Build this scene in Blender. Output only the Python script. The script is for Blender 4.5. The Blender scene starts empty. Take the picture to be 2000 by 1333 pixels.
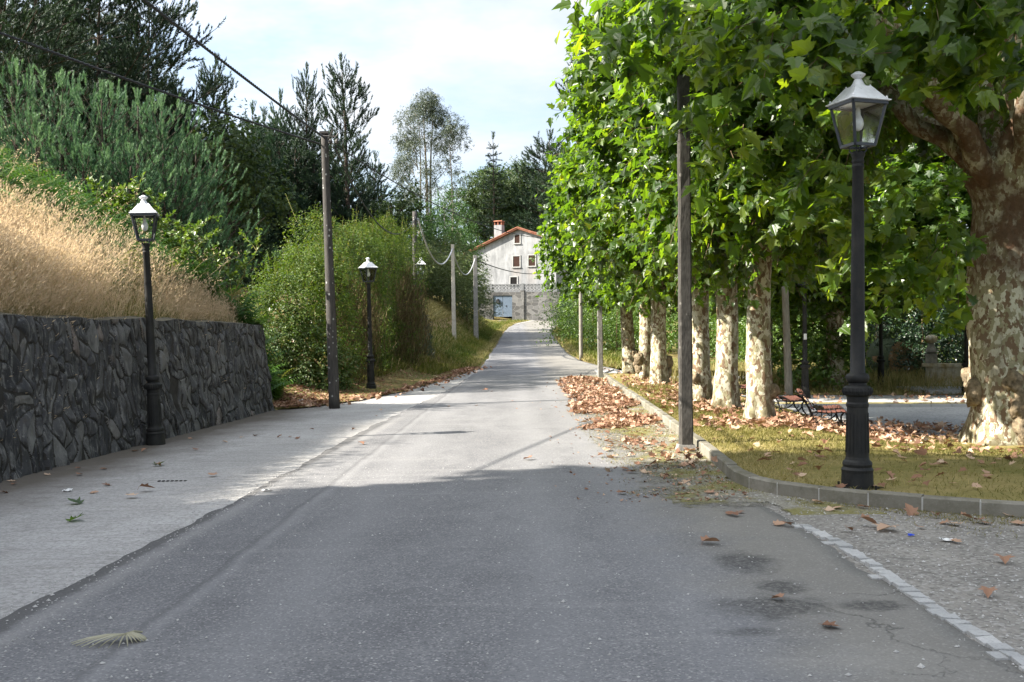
import bpy, math
import numpy as np
from mathutils import Vector

scn = bpy.context.scene
COL = scn.collection
RAD = math.radians
rng = np.random.default_rng(11)
CAM_Z = 1.5
HOR = 654.0

def at(px, py, d):
    """point at depth d seen in the 2000 px wide photograph"""
    return ((px - 1000) * d / 2000.0, d, CAM_Z + (HOR - py) * d / 2000.0)

def sstep(a, b, x):
    t = np.clip((np.asarray(x, float) - a) / (b - a), 0, 1)
    return t * t * (3 - 2 * t)

def unit(v):
    v = np.asarray(v, float)
    return v / np.maximum(np.linalg.norm(v, axis=-1, keepdims=True), 1e-9)

def rdir(n, r=None):
    r = r or rng
    return unit(r.normal(size=(n, 3)))

class Wob:
    """cheap smooth 3-D noise: a sum of sines along random directions"""
    def __init__(self, seed, f, n=14):
        r = np.random.default_rng(seed)
        self.k = unit(r.normal(size=(n, 3))) * (f * r.uniform(0.5, 1.8, (n, 1)))
        self.p = r.uniform(0, 6.28, n)
        self.n = n
    def __call__(self, P):
        return np.sin(np.asarray(P) @ self.k.T + self.p).sum(-1) / math.sqrt(self.n / 2.0)

# ---------------------------------------------------------------- meshes
class G:
    """collects faces; .obj() links them as one mesh object"""
    def __init__(self):
        self.V, self.L, self.S, self.M, self.A = [], [], [], [], []
        self.n = 0
    def add(self, V, F, m=0, a=None):
        V = np.asarray(V, float).reshape(-1, 3)
        if isinstance(F, np.ndarray):
            F = [F]
        for f in F:
            f = np.asarray(f, int)
            if f.ndim == 1:
                f = f[None]
            if not len(f):
                continue
            self.L.append((f + self.n).ravel())
            self.S.append(np.full(len(f), f.shape[1]))
            self.M.append(np.full(len(f), m))
            if a is None:
                aa = np.full(len(f), 0.5)
            elif np.isscalar(a):
                aa = np.full(len(f), float(a))
            else:
                aa = np.asarray(a, float)[:len(f)] if len(a) != len(f) else np.asarray(a, float)
            self.A.append(aa)
        self.V.append(V)
        self.n += len(V)
        return self
    def mesh(self, name, mats, smooth=False):
        me = bpy.data.meshes.new(name)
        V = np.concatenate(self.V).astype(np.float32)
        L = np.concatenate(self.L).astype(np.int32)
        S = np.concatenate(self.S)
        me.vertices.add(len(V)); me.vertices.foreach_set('co', V.ravel())
        me.loops.add(len(L)); me.loops.foreach_set('vertex_index', L)
        st = np.concatenate([[0], np.cumsum(S)[:-1]]).astype(np.int32)
        me.polygons.add(len(S)); me.polygons.foreach_set('loop_start', st)
        for m in mats:
            me.materials.append(m)
        me.polygons.foreach_set('material_index', np.concatenate(self.M).astype(np.int32))
        me.polygons.foreach_set('use_smooth', np.full(len(S), bool(smooth)))
        at_ = me.attributes.new('rnd', 'FLOAT', 'FACE')
        at_.data.foreach_set('value', np.concatenate(self.A).astype(np.float32))
        me.update(calc_edges=True)
        me.validate()
        return me
    def obj(self, name, mats, parent=None, smooth=False, loc=None):
        if not isinstance(mats, (list, tuple)):
            mats = [mats]
        o = bpy.data.objects.new(name, self.mesh(name, mats, smooth))
        COL.objects.link(o)
        if parent is not None:
            o.parent = parent
        if loc is not None:
            o.location = loc
        return o

def tag(o, label=None, cat=None, group=None, kind=None):
    if label: o['label'] = label
    if cat: o['category'] = cat
    if group: o['group'] = group
    if kind: o['kind'] = kind
    return o

def empty(name, loc=(0, 0, 0), rz=0.0, label=None, cat=None, group=None):
    o = bpy.data.objects.new(name, None)
    COL.objects.link(o)
    o.location = loc
    o.rotation_euler = (0, 0, rz)
    o.empty_display_size = 0.2
    return tag(o, label, cat, group)

KIDS = {}
def kids(o):
    return [c for c in COL.objects if c.parent == o]

def dup(o, loc=None, rz=None, scale=None, label=None, group=None, parent=None):
    c = o.copy()
    COL.objects.link(c)
    if parent is not None:
        c.parent = parent
    for ch in kids(o):
        dup(ch, parent=c)
    if loc is not None: c.location = loc
    if rz is not None: c.rotation_euler = (o.rotation_euler[0], o.rotation_euler[1], rz)
    if scale is not None: c.scale = (scale,) * 3 if np.isscalar(scale) else scale
    if label: c['label'] = label
    if group: c['group'] = group
    return c

BOXF = np.array([[0, 3, 2, 1], [4, 5, 6, 7], [0, 1, 5, 4], [1, 2, 6, 5], [2, 3, 7, 6], [3, 0, 4, 7]])
def box(c, s, rz=0.0, taper=1.0):
    x, y, z = np.array(s, float) / 2
    V = np.array([[-x, -y, -z], [x, -y, -z], [x, y, -z], [-x, y, -z], [-x, -y, z], [x, -y, z], [x, y, z], [-x, y, z]])
    V[4:, :2] *= taper
    if rz:
        cs, sn = math.cos(rz), math.sin(rz)
        V[:, :2] = V[:, :2] @ np.array([[cs, sn], [-sn, cs]])
    return V + np.array(c, float), BOXF

def bar(p0, p1, w, h, up=(0, 0, 1)):
    """rectangular bar between two points"""
    p0, p1 = np.array(p0, float), np.array(p1, float)
    d = unit(p1 - p0)
    s = np.cross(d, up)
    if np.linalg.norm(s) < 1e-5:
        s = np.array([1.0, 0, 0])
    s = unit(s); u = np.cross(s, d)
    V = []
    for p in (p0, p1):
        for a, b in ((-1, -1), (1, -1), (1, 1), (-1, 1)):
            V.append(p + s * a * w / 2 + u * b * h / 2)
    return np.array(V), np.array([[0, 1, 2, 3], [7, 6, 5, 4], [0, 4, 5, 1], [1, 5, 6, 2], [2, 6, 7, 3], [3, 7, 4, 0]])

def lathe(prof, n=20, c=(0, 0, 0), phase=0.0):
    prof = np.array(prof, float)
    m = len(prof)
    a = np.linspace(0, 2 * math.pi, n, endpoint=False) + phase
    V = np.zeros((m, n, 3))
    V[..., 0] = prof[:, :1] * np.cos(a)
    V[..., 1] = prof[:, :1] * np.sin(a)
    V[..., 2] = prof[:, 1:2]
    V = V.reshape(-1, 3) + np.array(c, float)
    i, j = np.meshgrid(np.arange(m - 1), np.arange(n), indexing='ij')
    j2 = (j + 1) % n
    Q = np.stack([i * n + j, i * n + j2, (i + 1) * n + j2, (i + 1) * n + j], -1).reshape(-1, 4)
    return V, [Q, np.arange(n)[::-1][None], ((m - 1) * n + np.arange(n))[None]]

def tube(path, rad, n=6, caps=True):
    P = np.array(path, float)
    m = len(P)
    rad = np.full(m, rad, float) if np.isscalar(rad) else np.array(rad, float)
    T = np.gradient(P, axis=0)
    T = unit(T)
    ref = np.array([0.0, 0, 1]) if abs(T[0][2]) < 0.9 else np.array([1.0, 0, 0])
    s = unit(np.cross(T[0], ref))
    a = np.linspace(0, 2 * math.pi, n, endpoint=False)
    V = []
    for k in range(m):
        s = unit(s - T[k] * np.dot(s, T[k]))
        u = np.cross(T[k], s)
        V.append(P[k] + rad[k] * (np.cos(a)[:, None] * s + np.sin(a)[:, None] * u))
    V = np.concatenate(V)
    i, j = np.meshgrid(np.arange(m - 1), np.arange(n), indexing='ij')
    j2 = (j + 1) % n
    Q = np.stack([i * n + j, i * n + j2, (i + 1) * n + j2, (i + 1) * n + j], -1).reshape(-1, 4)
    return V, ([Q, np.arange(n)[::-1][None], ((m - 1) * n + np.arange(n))[None]] if caps else [Q])

def sticks(P0, P1, r0, r1):
    """many three-sided twigs at once"""
    P0 = np.asarray(P0, float); P1 = np.asarray(P1, float)
    n = len(P0)
    d = unit(P1 - P0)
    ref = np.where(np.abs(d[:, 2:3]) < 0.9, [[0, 0, 1.0]], [[1.0, 0, 0]])
    s = unit(np.cross(d, ref)); u = np.cross(d, s)
    V = np.zeros((n, 6, 3))
    r0 = np.broadcast_to(np.asarray(r0, float), (n,))[:, None]
    r1 = np.broadcast_to(np.asarray(r1, float), (n,))[:, None]
    for k in range(3):
        a = k * 2.0944
        w = math.cos(a) * s + math.sin(a) * u
        V[:, k] = P0 + w * r0
        V[:, 3 + k] = P1 + w * r1
    b = np.arange(n)[:, None] * 6
    F = np.concatenate([b + np.array([[k, (k + 1) % 3, 3 + (k + 1) % 3, 3 + k]]) for k in range(3)])
    return V.reshape(-1, 3), F

def grid(X, Y, Z):
    """quads over 2-D arrays of coordinates"""
    h, w = X.shape
    V = np.stack([X, Y, Z], -1).reshape(-1, 3)
    i, j = np.meshgrid(np.arange(h - 1), np.arange(w - 1), indexing='ij')
    Q = np.stack([i * w + j, i * w + j + 1, (i + 1) * w + j + 1, (i + 1) * w + j], -1).reshape(-1, 4)
    return V, Q

# ---------------------------------------------------------------- leaves
_H = [(0, 0), (.14, -.07), (.34, .02), (.52, .10), (.40, .20), (.36, .28), (.50, .40), (.62, .55), (.44, .52), (.27, .53), (.26, .68), (.15, .80), (0, 1.02)]
def _plane_template(fold, droop, curl):
    h = np.array(_H)
    V = [(x, y, fold * x - droop * y * y - curl * x * x) for x, y in h]
    V += [(-x, y, fold * x - droop * y * y - curl * x * x) for x, y in h[1:-1]]
    k = len(h)
    right = list(range(k))
    left = [0] + list(range(k, k + k - 2)) + [k - 1]
    return np.array(V), [np.array(right), np.array(left[::-1])]
PLANE = [_plane_template(.18, .16, .1), _plane_template(.3, .05, .3), _plane_template(.05, .3, .05), _plane_template(.45, .45, .5), _plane_template(-.12, .55, -.35)]
DRY = [_plane_template(.55, .1, .5), _plane_template(.15, -.3, -.5), _plane_template(.7, .45, .2), _plane_template(-.1, -.15, -.75)]
def _small_template():      # simpler lobed leaf for farther crowns
    V = np.array([(0, 0, 0), (.45, .08, .06), (.3, .3, .03), (.55, .55, 0), (.24, .6, 0), (0, 1, -.16), (-.24, .6, 0), (-.55, .55, 0), (-.3, .3, .03), (-.45, .08, .06)])
    return V, [np.array([0, 1, 2, 3, 4, 5]), np.array([0, 5, 6, 7, 8, 9])]
LOBED = [_small_template()]
OVAL = [(np.array([(0, 0, 0), (.25, .5, .05), (0, 1, -.08), (-.25, .5, .05)]), [np.array([0, 1, 2, 3])])]
BROAD = [(np.array([(0, 0, 0), (.36, .45, .07), (0, 1, -.1), (-.36, .45, .07)]), [np.array([0, 1, 2, 3])])]
NARROW = [(np.array([(0, 0, 0), (.1, .4, 0), (0, 1, -.1), (-.1, .4, 0)]), [np.array([0, 1, 2, 3])])]

def leaves(g, P, T, N, size, tmpl, m=0, a=None, r=None):
    """leaves at P, tip direction T, blade normal N"""
    r = r or rng
    n = len(P)
    T = unit(T)
    N = unit(N - T * (N * T).sum(1, keepdims=True))
    S = np.cross(T, N)
    size = np.broadcast_to(np.asarray(size, float), (n,))
    a = r.random(n) if a is None else a
    pick = r.integers(0, len(tmpl), n)
    for k, (tv, tf) in enumerate(tmpl):
        q = np.where(pick == k)[0]
        if not len(q):
            continue
        V = P[q, None] + size[q, None, None] * (tv[None, :, 0:1] * S[q, None] + tv[None, :, 1:2] * T[q, None] + tv[None, :, 2:3] * N[q, None])
        b = np.arange(len(q))[:, None] * len(tv)
        g.add(V, [b + f[None] for f in tf][:1], m, a[q]) if len(tf) == 1 else None
        if len(tf) == 2:
            F = np.concatenate([b + tf[0][None], b + tf[1][None]])
            g.add(V, F, m, np.concatenate([a[q], a[q]]))

def blades(g, P, h, w, lean, m=0, a=None, bend=0.5, r=None):
    """grass blades: P base, h height, w width, lean = horizontal tip offset vectors"""
    r = r or rng
    n = len(P)
    h = np.broadcast_to(np.asarray(h, float), (n,)); w = np.broadcast_to(np.asarray(w, float), (n,))
    ang = r.uniform(0, math.pi, n)
    s = np.stack([np.cos(ang), np.sin(ang), np.zeros(n)], 1)
    V = np.zeros((n, 7, 3))
    for k, t in enumerate((0, .4, .75)):
        c = P + np.stack([lean[:, 0] * t ** 1.8, lean[:, 1] * t ** 1.8, h * t * (1 - bend * .25 * t)], 1)
        ww = (w * (1 - .55 * t) / 2)[:, None]
        V[:, 2 * k] = c - s * ww; V[:, 2 * k + 1] = c + s * ww
    V[:, 6] = P + np.stack([lean[:, 0], lean[:, 1], h * (1 - bend * .3)], 1)
    b = np.arange(n)[:, None] * 7
    a = r.random(n) if a is None else a
    g.add(V, [np.concatenate([b + np.array([[0, 1, 3, 2]]), b + np.array([[2, 3, 5, 4]])])], m, np.concatenate([a, a]))
    n0 = g.n - len(V) * 7
    g.L.append((b + np.array([[4, 5, 6]]) + n0).ravel()); g.S.append(np.full(n, 3)); g.M.append(np.full(n, m)); g.A.append(a)
# ---------------------------------------------------------------- materials
class NT:
    def __init__(self, name):
        self.m = bpy.data.materials.new(name)
        self.m.use_nodes = True
        self.t = self.m.node_tree
        self.t.nodes.clear()
        self.out = self.t.nodes.new('ShaderNodeOutputMaterial')
    def n(self, typ, ins=None, out=0, **props):
        nd = self.t.nodes.new('ShaderNode' + typ)
        for k, v in props.items():
            setattr(nd, k, v)
        for k, v in (ins or {}).items():
            s = nd.inputs[k]
            if hasattr(v, 'is_output'):
                self.t.links.new(v, s)
            elif isinstance(v, (tuple, list)) and len(v) == 3 and s.type == 'RGBA':
                s.default_value = (*v, 1)
            else:
                s.default_value = v
        return nd.outputs[out]
    def pos(self):
        return self.n('NewGeometry', out='Position')
    def objc(self):
        return self.n('TexCoord', out='Object')
    def rnd(self):
        return self.n('Attribute', out='Fac', attribute_name='rnd')
    def noise(self, v, sc, det=4, rough=.55, dist=0, out=0):
        return self.n('TexNoise', {'Vector': v, 'Scale': sc, 'Detail': det, 'Roughness': rough, 'Distortion': dist}, out=out)
    def vor(self, v, sc, out=0, feature='F1', rand=1.0):
        return self.n('TexVoronoi', {'Vector': v, 'Scale': sc, 'Randomness': rand}, out=out, feature=feature)
    def scale(self, v, s):
        return self.n('VectorMath', {0: v, 1: s}, operation='MULTIPLY')
    def ma(self, op, a, b=None, c=None, clamp=False):
        d = {0: a}
        if b is not None: d[1] = b
        if c is not None: d[2] = c
        return self.n('Math', d, operation=op, use_clamp=clamp)
    def rmp(self, v, a, b, lo=0.0, hi=1.0):
        return self.n('MapRange', {'Value': v, 'From Min': a, 'From Max': b, 'To Min': lo, 'To Max': hi}, clamp=True)
    def mix(self, f, a, b, mode='MIX'):
        nd = self.t.nodes.new('ShaderNodeMix')
        nd.data_type = 'RGBA'; nd.blend_type = mode; nd.clamp_factor = True
        for s, v in ((nd.inputs[0], f), (nd.inputs[6], a), (nd.inputs[7], b)):
            if hasattr(v, 'is_output'):
                self.t.links.new(v, s)
            elif isinstance(v, (tuple, list)):
                s.default_value = (*v[:3], 1)
            else:
                s.default_value = v
        return nd.outputs[2]
    def ramp(self, f, stops, interp='LINEAR'):
        nd = self.t.nodes.new('ShaderNodeValToRGB')
        cr = nd.color_ramp
        cr.interpolation = interp
        while len(cr.elements) < len(stops):
            cr.elements.new(0.5)
        for e, (p, c) in zip(cr.elements, stops):
            e.position = p; e.color = (*c, 1)
        self.t.links.new(f, nd.inputs[0])
        return nd.outputs[0]
    def bump(self, h, st=.3, d=.02):
        return self.n('Bump', {'Height': h, 'Strength': st, 'Distance': d})
    def bsdf(self, col, rough=.8, spec=.3, metal=0.0, normal=None):
        d = {'Base Color': col, 'Roughness': rough, 'Specular IOR Level': spec, 'Metallic': metal}
        if normal is not None: d['Normal'] = normal
        return self.n('BsdfPrincipled', d)
    def done(self, sh):
        self.t.links.new(sh, self.out.inputs[0])
        return self.m

def xyz(t, p):
    nd = t.t.nodes.new('ShaderNodeSeparateXYZ')
    t.t.links.new(p, nd.inputs[0])
    return nd.outputs

def spot(t, p, cx, cy, rx, ry, soft=.5):
    """0..1 mask of a blotch of its own shape on the ground"""
    w = t.noise(p, 5.0, 5, .65, out=1)
    w2 = t.n('VectorMath', {0: w, 1: (.5, .5, .5)}, operation='SUBTRACT')
    w3 = t.n('VectorMath', {0: w2, 1: (rx * 1.3, ry * 1.6, 0)}, operation='MULTIPLY')
    q = t.n('VectorMath', {0: p, 1: w3}, operation='ADD')
    q = t.n('VectorMath', {0: q, 1: (cx, cy, 0)}, operation='SUBTRACT')
    q = t.n('VectorMath', {0: q, 1: (1 / rx, 1 / ry, 0)}, operation='MULTIPLY')
    L = t.n('VectorMath', {0: q}, out='Value', operation='LENGTH')
    return t.rmp(L, 1.0 + soft * .3, 1.0 - soft, 0, 1)

def leafmat(name, stops, trans=.35, tcol=(1.25, 1.25, .5), rough=.42, spec=.45, back=None):
    t = NT(name)
    r = t.rnd()
    c = t.ramp(r, stops)
    if back:
        bf = t.n('NewGeometry', out='Backfacing')
        c2 = t.mix(bf, c, t.mix(.6, c, back))
    else:
        c2 = c
    tc = t.mix(1.0, c, tcol, 'MULTIPLY')
    p = t.bsdf(c2, rough, spec)
    tr = t.n('BsdfTranslucent', {'Color': tc})
    return t.done(t.n('MixShader', {0: trans, 1: p, 2: tr}))

def plain(name, col, rough=.7, spec=.3, metal=0.0, var=.25, sc=6.0, bump=0.0, bsc=40.0):
    t = NT(name)
    v = t.objc()
    nz = t.noise(v, sc, 5, .6)
    c = t.mix(t.rmp(nz, .3, .7), tuple(x * (1 - var) for x in col), tuple(min(1, x * (1 + var)) for x in col))
    nrm = t.bump(t.noise(v, bsc, 4), bump, .02) if bump else None
    return t.done(t.bsdf(c, rough, spec, metal, nrm))

M = {}
# ---- ground
def m_asphalt():
    t = NT('asphalt')
    p = t.pos(); x, y, z = xyz(t, p)
    big = t.noise(t.scale(p, (.9, .35, 1)), .55, 4, .6)
    mid = t.noise(t.scale(p, (1, .55, 1)), 2.6, 5, .65)
    c = t.mix(t.rmp(big, .32, .68), (.128, .128, .132), (.196, .196, .198))
    c = t.mix(t.rmp(mid, .38, .72, 0, .6), c, (.095, .096, .101))
    # long worn streaks across the road
    st = t.noise(t.scale(p, (.35, 4.2, 1)), 1.0, 4, .6)
    c = t.mix(t.rmp(st, .56, .72, 0, .35), c, (.235, .232, .225))
    # aggregate
    ag = t.vor(p, 95, out=1)
    agv = t.n('SeparateColor', {0: ag}, out=0)
    c = t.mix(t.rmp(agv, .80, .97, 0, .55), c, (.36, .35, .34))
    c = t.mix(t.rmp(agv, .0, .28, .55, 0), c, (.055, .055, .058))
    # dusty right shoulder
    ed = t.ma('ADD', x, t.ma('MULTIPLY', t.noise(p, 1.4, 4), 1.6))
    c = t.mix(t.rmp(ed, 1.75, 2.6, 0, .55), c, (.215, .2, .165))
    # broken, dusty left edge where the asphalt laps over the concrete
    le = t.ma('SUBTRACT', x, t.ma('ADD', -3.085, t.ma('MULTIPLY', y, .0368)))
    le = t.ma('ADD', le, t.ma('MULTIPLY', t.ma('SUBTRACT', t.noise(p, 6, 5, .7), .5), .16))
    c = t.mix(t.ma('MULTIPLY', t.rmp(le, .10, .16, 1, 0), t.rmp(y, 22, 18, 0, .75)), c, (.075, .074, .072))
    c = t.mix(t.ma('MULTIPLY', t.rmp(t.ma('ABSOLUTE', t.ma('SUBTRACT', le, .22)), 0, .13, 1, 0), t.rmp(y, 22, 18, 0, .5)), c, (.26, .255, .245))
    # stains (oil) on the near right
    for (cx, cy, rx, ry) in ((1.56, 6.85, .22, .34), (1.62, 6.15, .17, .18), (1.43, 5.72, .38, .26), (2.02, 5.7, .2, .13), (1.2, 5.25, .2, .09)):
        c = t.mix(t.ma('MULTIPLY', t.ma('MULTIPLY', spot(t, p, cx, cy, rx, ry, .45), t.rmp(t.noise(p, 34, 4, .7), .36, .56, .25, 1)), .78), c, (.040, .039, .038))
    # pale cement dust
    c = t.mix(t.ma('MULTIPLY', spot(t, p, 1.55, 4.75, .5, .25, .9), .25), c, (.3, .29, .26))
    # tyre polished tracks
    for tx in (-1.35, .25, 1.0):
        tk = t.ma('ABSOLUTE', t.ma('SUBTRACT', t.ma('ADD', x, t.ma('MULTIPLY', t.noise(p, .35, 3), .5)), tx + .25))
        c = t.mix(t.ma('MULTIPLY', t.rmp(tk, .05, .38, .32, 0), t.rmp(mid, .3, .6, .4, 1)), c, (.235, .235, .237))
    # construction seam left of the middle
    wx = t.ma('ADD', x, t.ma('MULTIPLY', t.ma('SUBTRACT', t.noise(p, 1.2, 4), .5), .12))
    sx = t.ma('ADD', wx, t.ma('ADD', t.ma('MULTIPLY', y, -.012), 2.06))
    sa = t.ma('ABSOLUTE', sx)
    c = t.mix(t.rmp(sa, .0, .045, .5, 0), c, (.07, .07, .072))
    c = t.mix(t.rmp(t.ma('ABSOLUTE', t.ma('SUBTRACT', sx, .07)), 0, .09, .4, 0), c, (.24, .24, .24))
    # hairline cracks at the right side
    cr = t.vor(t.n('VectorMath', {0: p, 1: t.scale(t.noise(p, 2.5, 5, .6, out=1), (.9, .9, 0))}, operation='ADD'), .55, feature='DISTANCE_TO_EDGE')
    crm = t.ma('MULTIPLY', t.rmp(cr, .001, .006, .6, 0), t.rmp(t.noise(p, .6, 3), .46, .6))
    crm = t.ma('MULTIPLY', crm, t.rmp(x, -.6, .8))
    c = t.mix(crm, c, (.035, .034, .032))
    h = t.ma('ADD', t.ma('MULTIPLY', agv, .4), t.ma('MULTIPLY', t.noise(p, 38, 3), .6))
    h = t.ma('SUBTRACT', h, t.ma('MULTIPLY', crm, 1.5))
    return t.done(t.bsdf(c, .88, .3, 0, t.bump(h, .55, .012)))
M['asphalt'] = m_asphalt()

def m_apron():
    t = NT('concrete_apron')
    p = t.pos(); x, y, z = xyz(t, p)
    a = t.noise(t.scale(p, (.7, .5, 1)), .8, 5, .6)
    c = t.mix(t.rmp(a, .3, .7), (.30, .292, .28), (.45, .44, .425))
    st = t.noise(t.scale(p, (1.2, 7, 1)), 1.6, 5, .7)
    c = t.mix(t.rmp(st, .5, .72, 0, .6), c, (.19, .182, .168))
    c = t.mix(t.rmp(t.noise(t.scale(p, (1, 2.2, 1)), 3.4, 6, .75), .50, .68, 0, .5), c, (.20, .19, .17))
    f = t.noise(p, 60, 4, .7)
    c = t.mix(t.rmp(t.noise(p, 28, 6, .8), .36, .56, .65, 0), c, (.12, .118, .112))
    v = t.n('SeparateColor', {0: t.vor(p, 70, out=1)}, out=0)
    c = t.mix(t.rmp(v, .85, 1, 0, .4), c, (.5, .49, .47))
    # dirt gathered along the wall foot
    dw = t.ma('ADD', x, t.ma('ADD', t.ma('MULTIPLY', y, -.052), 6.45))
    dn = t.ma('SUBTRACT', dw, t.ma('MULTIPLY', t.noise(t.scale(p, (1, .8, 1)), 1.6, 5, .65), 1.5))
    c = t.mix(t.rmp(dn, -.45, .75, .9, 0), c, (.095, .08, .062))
    h = t.ma('ADD', f, t.ma('MULTIPLY', st, .8))
    return t.done(t.bsdf(c, .9, .25, 0, t.bump(h, .4, .012)))
M['apron'] = m_apron()

def m_gravel(name, c0, c1, green, gamt, sc=45):
    t = NT(name)
    p = t.pos()
    a = t.noise(p, .9, 5, .65)
    c = t.mix(t.rmp(a, .3, .7), c0, c1)
    v = t.vor(p, sc, out=1)
    vv = t.n('SeparateColor', {0: v}, out=0)
    c = t.mix(t.rmp(vv, .7, 1, 0, .5), c, (.42, .41, .385))
    c = t.mix(t.rmp(vv, 0, .3, .55, 0), c, (.07, .066, .06))
    g = t.noise(t.scale(p, (1, .7, 1)), 1.3, 6, .7)
    c = t.mix(t.rmp(g, .62 - gamt, .72 - gamt, 0, .85), c, t.mix(t.noise(p, 25, 4), green, tuple(k * 1.9 for k in green)))
    d = t.vor(p, sc)
    if name == 'mossy_gravel':
        x, y, z = xyz(t, p)
        e = t.ma('SUBTRACT', x, t.ma('ADD', .93, t.ma('MULTIPLY', y, .017)))
        e = t.ma('MINIMUM', e, t.ma('ADD', t.ma('MULTIPLY', t.ma('SUBTRACT', y, 8.5), .8), t.ma('MULTIPLY', t.rmp(x, 2.3, 2.6), 3.0)))
        e = t.ma('ADD', e, t.ma('MULTIPLY', t.ma('SUBTRACT', t.noise(p, 2.2, 7, .75), .5), 2.6))
        al = t.rmp(e, .25, .75)
        sh = t.bsdf(c, .92, .2, 0, t.bump(t.ma('ADD', t.ma('MULTIPLY', d, -1), t.noise(p, 30, 4)), .5, .02))
        return t.done(t.n('MixShader', {0: al, 1: t.n('BsdfTransparent'), 2: sh}))
    return t.done(t.bsdf(c, .92, .2, 0, t.bump(t.ma('ADD', t.ma('MULTIPLY', d, -1), t.noise(p, 30, 4)), .5, .02)))
M['lot'] = m_gravel('gravel_lot', (.15, .142, .13), (.28, .262, .23), (.075, .075, .02), -.06)
M['strip'] = m_gravel('mossy_gravel', (.15, .14, .12), (.25, .235, .19), (.12, .11, .033), .15)
M['path'] = m_gravel('park_path', (.27, .27, .27), (.38, .38, .375), (.13, .12, .05), -.12, 30)

def m_lawn():
    t = NT('lawn_soil')
    p = t.pos()
    a = t.noise(p, .8, 5, .65); b = t.noise(p, 9, 5, .7)
    c = t.mix(t.rmp(a, .35, .65), (.115, .115, .03), (.26, .21, .09))
    c = t.mix(t.rmp(b, .35, .7, .0, .6), c, (.28, .22, .085))
    c = t.mix(t.rmp(t.noise(p, 22, 4), .55, .75, 0, .5), c, (.05, .055, .012))
    return t.done(t.bsdf(c, .95, .1, 0, t.bump(b, .6, .03)))
M['lawn'] = m_lawn()

def m_terrain():
    t = NT('rough_grass_ground')
    p = t.pos()
    a = t.noise(p, .16, 6, .65); b = t.noise(p, 1.7, 6, .7)
    c = t.mix(t.rmp(a, .42, .6), (.085, .105, .022), (.21, .155, .07))
    c = t.mix(t.rmp(b, .4, .7, 0, .7), c, (.27, .2, .1))
    c = t.mix(t.rmp(t.noise(p, 6, 5), .55, .75, 0, .6), c, (.05, .07, .014))
    return t.done(t.bsdf(c, .95, .1, 0, t.bump(b, .7, .1)))
M['terrain'] = m_terrain()

def m_field():
    t = NT('mown_field')
    p = t.pos()
    b = t.noise(t.scale(p, (1, .4, 1)), .9, 6, .7)
    c = t.mix(t.rmp(b, .35, .65), (.26, .16, .085), (.34, .235, .135))
    c = t.mix(t.rmp(t.noise(p, .5, 4), .55, .7, 0, .4), c, (.17, .15, .06))
    return t.done(t.bsdf(c, .95, .1))
M['field'] = m_field()

# ---- masonry
def m_drystone():
    t = NT('dark_slate_rubble')
    p = t.pos()
    r = t.rnd()
    c = t.ramp(r, [(0, (.024, .0245, .027)), (.45, (.048, .048, .051)), (.75, (.078, .077, .078)), (.93, (.14, .138, .132)), (1, (.13, .1, .085))])
    st = t.noise(t.n('VectorMath', {0: p, 1: (7, 7, 2.0)}, operation='MULTIPLY'), 1.6, 6, .7, 1.2)
    c = t.mix(t.rmp(st, .50, .66, 0, .7), c, (.23, .225, .21))
    c = t.mix(t.rmp(st, .28, .44, .6, 0), c, (.02, .021, .024))
    li = t.noise(p, 26, 3, .5)
    c = t.mix(t.rmp(li, .67, .72, 0, .5), c, (.33, .33, .31))
    c = t.mix(t.rmp(t.noise(p, 3.1, 5), .63, .75, 0, .45), c, (.10, .07, .045))
    return t.done(t.bsdf(c, .72, .4, 0, t.bump(t.ma('ADD', st, t.noise(p, 22, 5, .7)), .8, .03)))
M['slate'] = m_drystone()
M['mortar'] = plain('dark_mortar', (.045, .042, .038), .95, .1, bump=.4)
M['walltop'] = plain('mossy_wall_top', (.13, .12, .09), .95, .1, var=.5, sc=4, bump=.5)

def m_kerb():
    t = NT('kerb_stone')
    p = t.pos()
    r = t.rnd()
    c = t.mix(r, (.155, .145, .115), (.23, .215, .18))
    c = t.mix(t.rmp(t.noise(p, 4, 6, .7), .45, .7, 0, .7), c, (.075, .07, .04))
    c = t.mix(t.rmp(t.noise(p, 50, 3), .6, .8, 0, .4), c, (.33, .32, .29))
    return t.done(t.bsdf(c, .9, .2, 0, t.bump(t.noise(p, 40, 4), .4, .01)))
M['kerb'] = m_kerb()
M['joint'] = plain('pale_mortar_joint', (.42, .41, .38), .95, .1)
def m_cobble():
    t = NT('granite_setts')
    p = t.pos(); r = t.rnd()
    c = t.mix(r, (.34, .34, .33), (.44, .435, .42))
    c = t.mix(t.rmp(t.noise(p, 70, 3), .5, .75, 0, .6), c, (.19, .19, .185))
    return t.done(t.bsdf(c, .85, .3, 0, t.bump(t.noise(p, 45, 4), .5, .012)))
M['cobble'] = m_cobble()

def m_plaster():
    t = NT('weathered_white_plaster')
    p = t.objc(); x, y, z = xyz(t, p)
    a = t.noise(t.scale(p, (1.2, 1.2, .3)), 1.0, 6, .7)
    c = t.mix(t.rmp(a, .36, .62), (.15, .155, .16), (.285, .29, .295))
    c = t.mix(t.rmp(t.noise(p, 1.1, 5), .52, .7, 0, .45), c, (.34, .345, .35))
    # rain streaks under the two sills
    for u in (.65, 2.5):
        m = t.ma('MULTIPLY', t.rmp(t.ma('ABSOLUTE', t.ma('SUBTRACT', x, u)), .3, .75, 1, 0), t.ma('MULTIPLY', t.rmp(z, 3.4, 5.6, .25, .75), t.rmp(z, 5.7, 5.8, 1, 0)))
        c = t.mix(t.ma('MULTIPLY', m, t.rmp(a, .3, .7, .5, 1)), c, (.27, .24, .22))
    return t.done(t.bsdf(c, .9, .2))
M['plaster'] = m_plaster()
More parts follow.
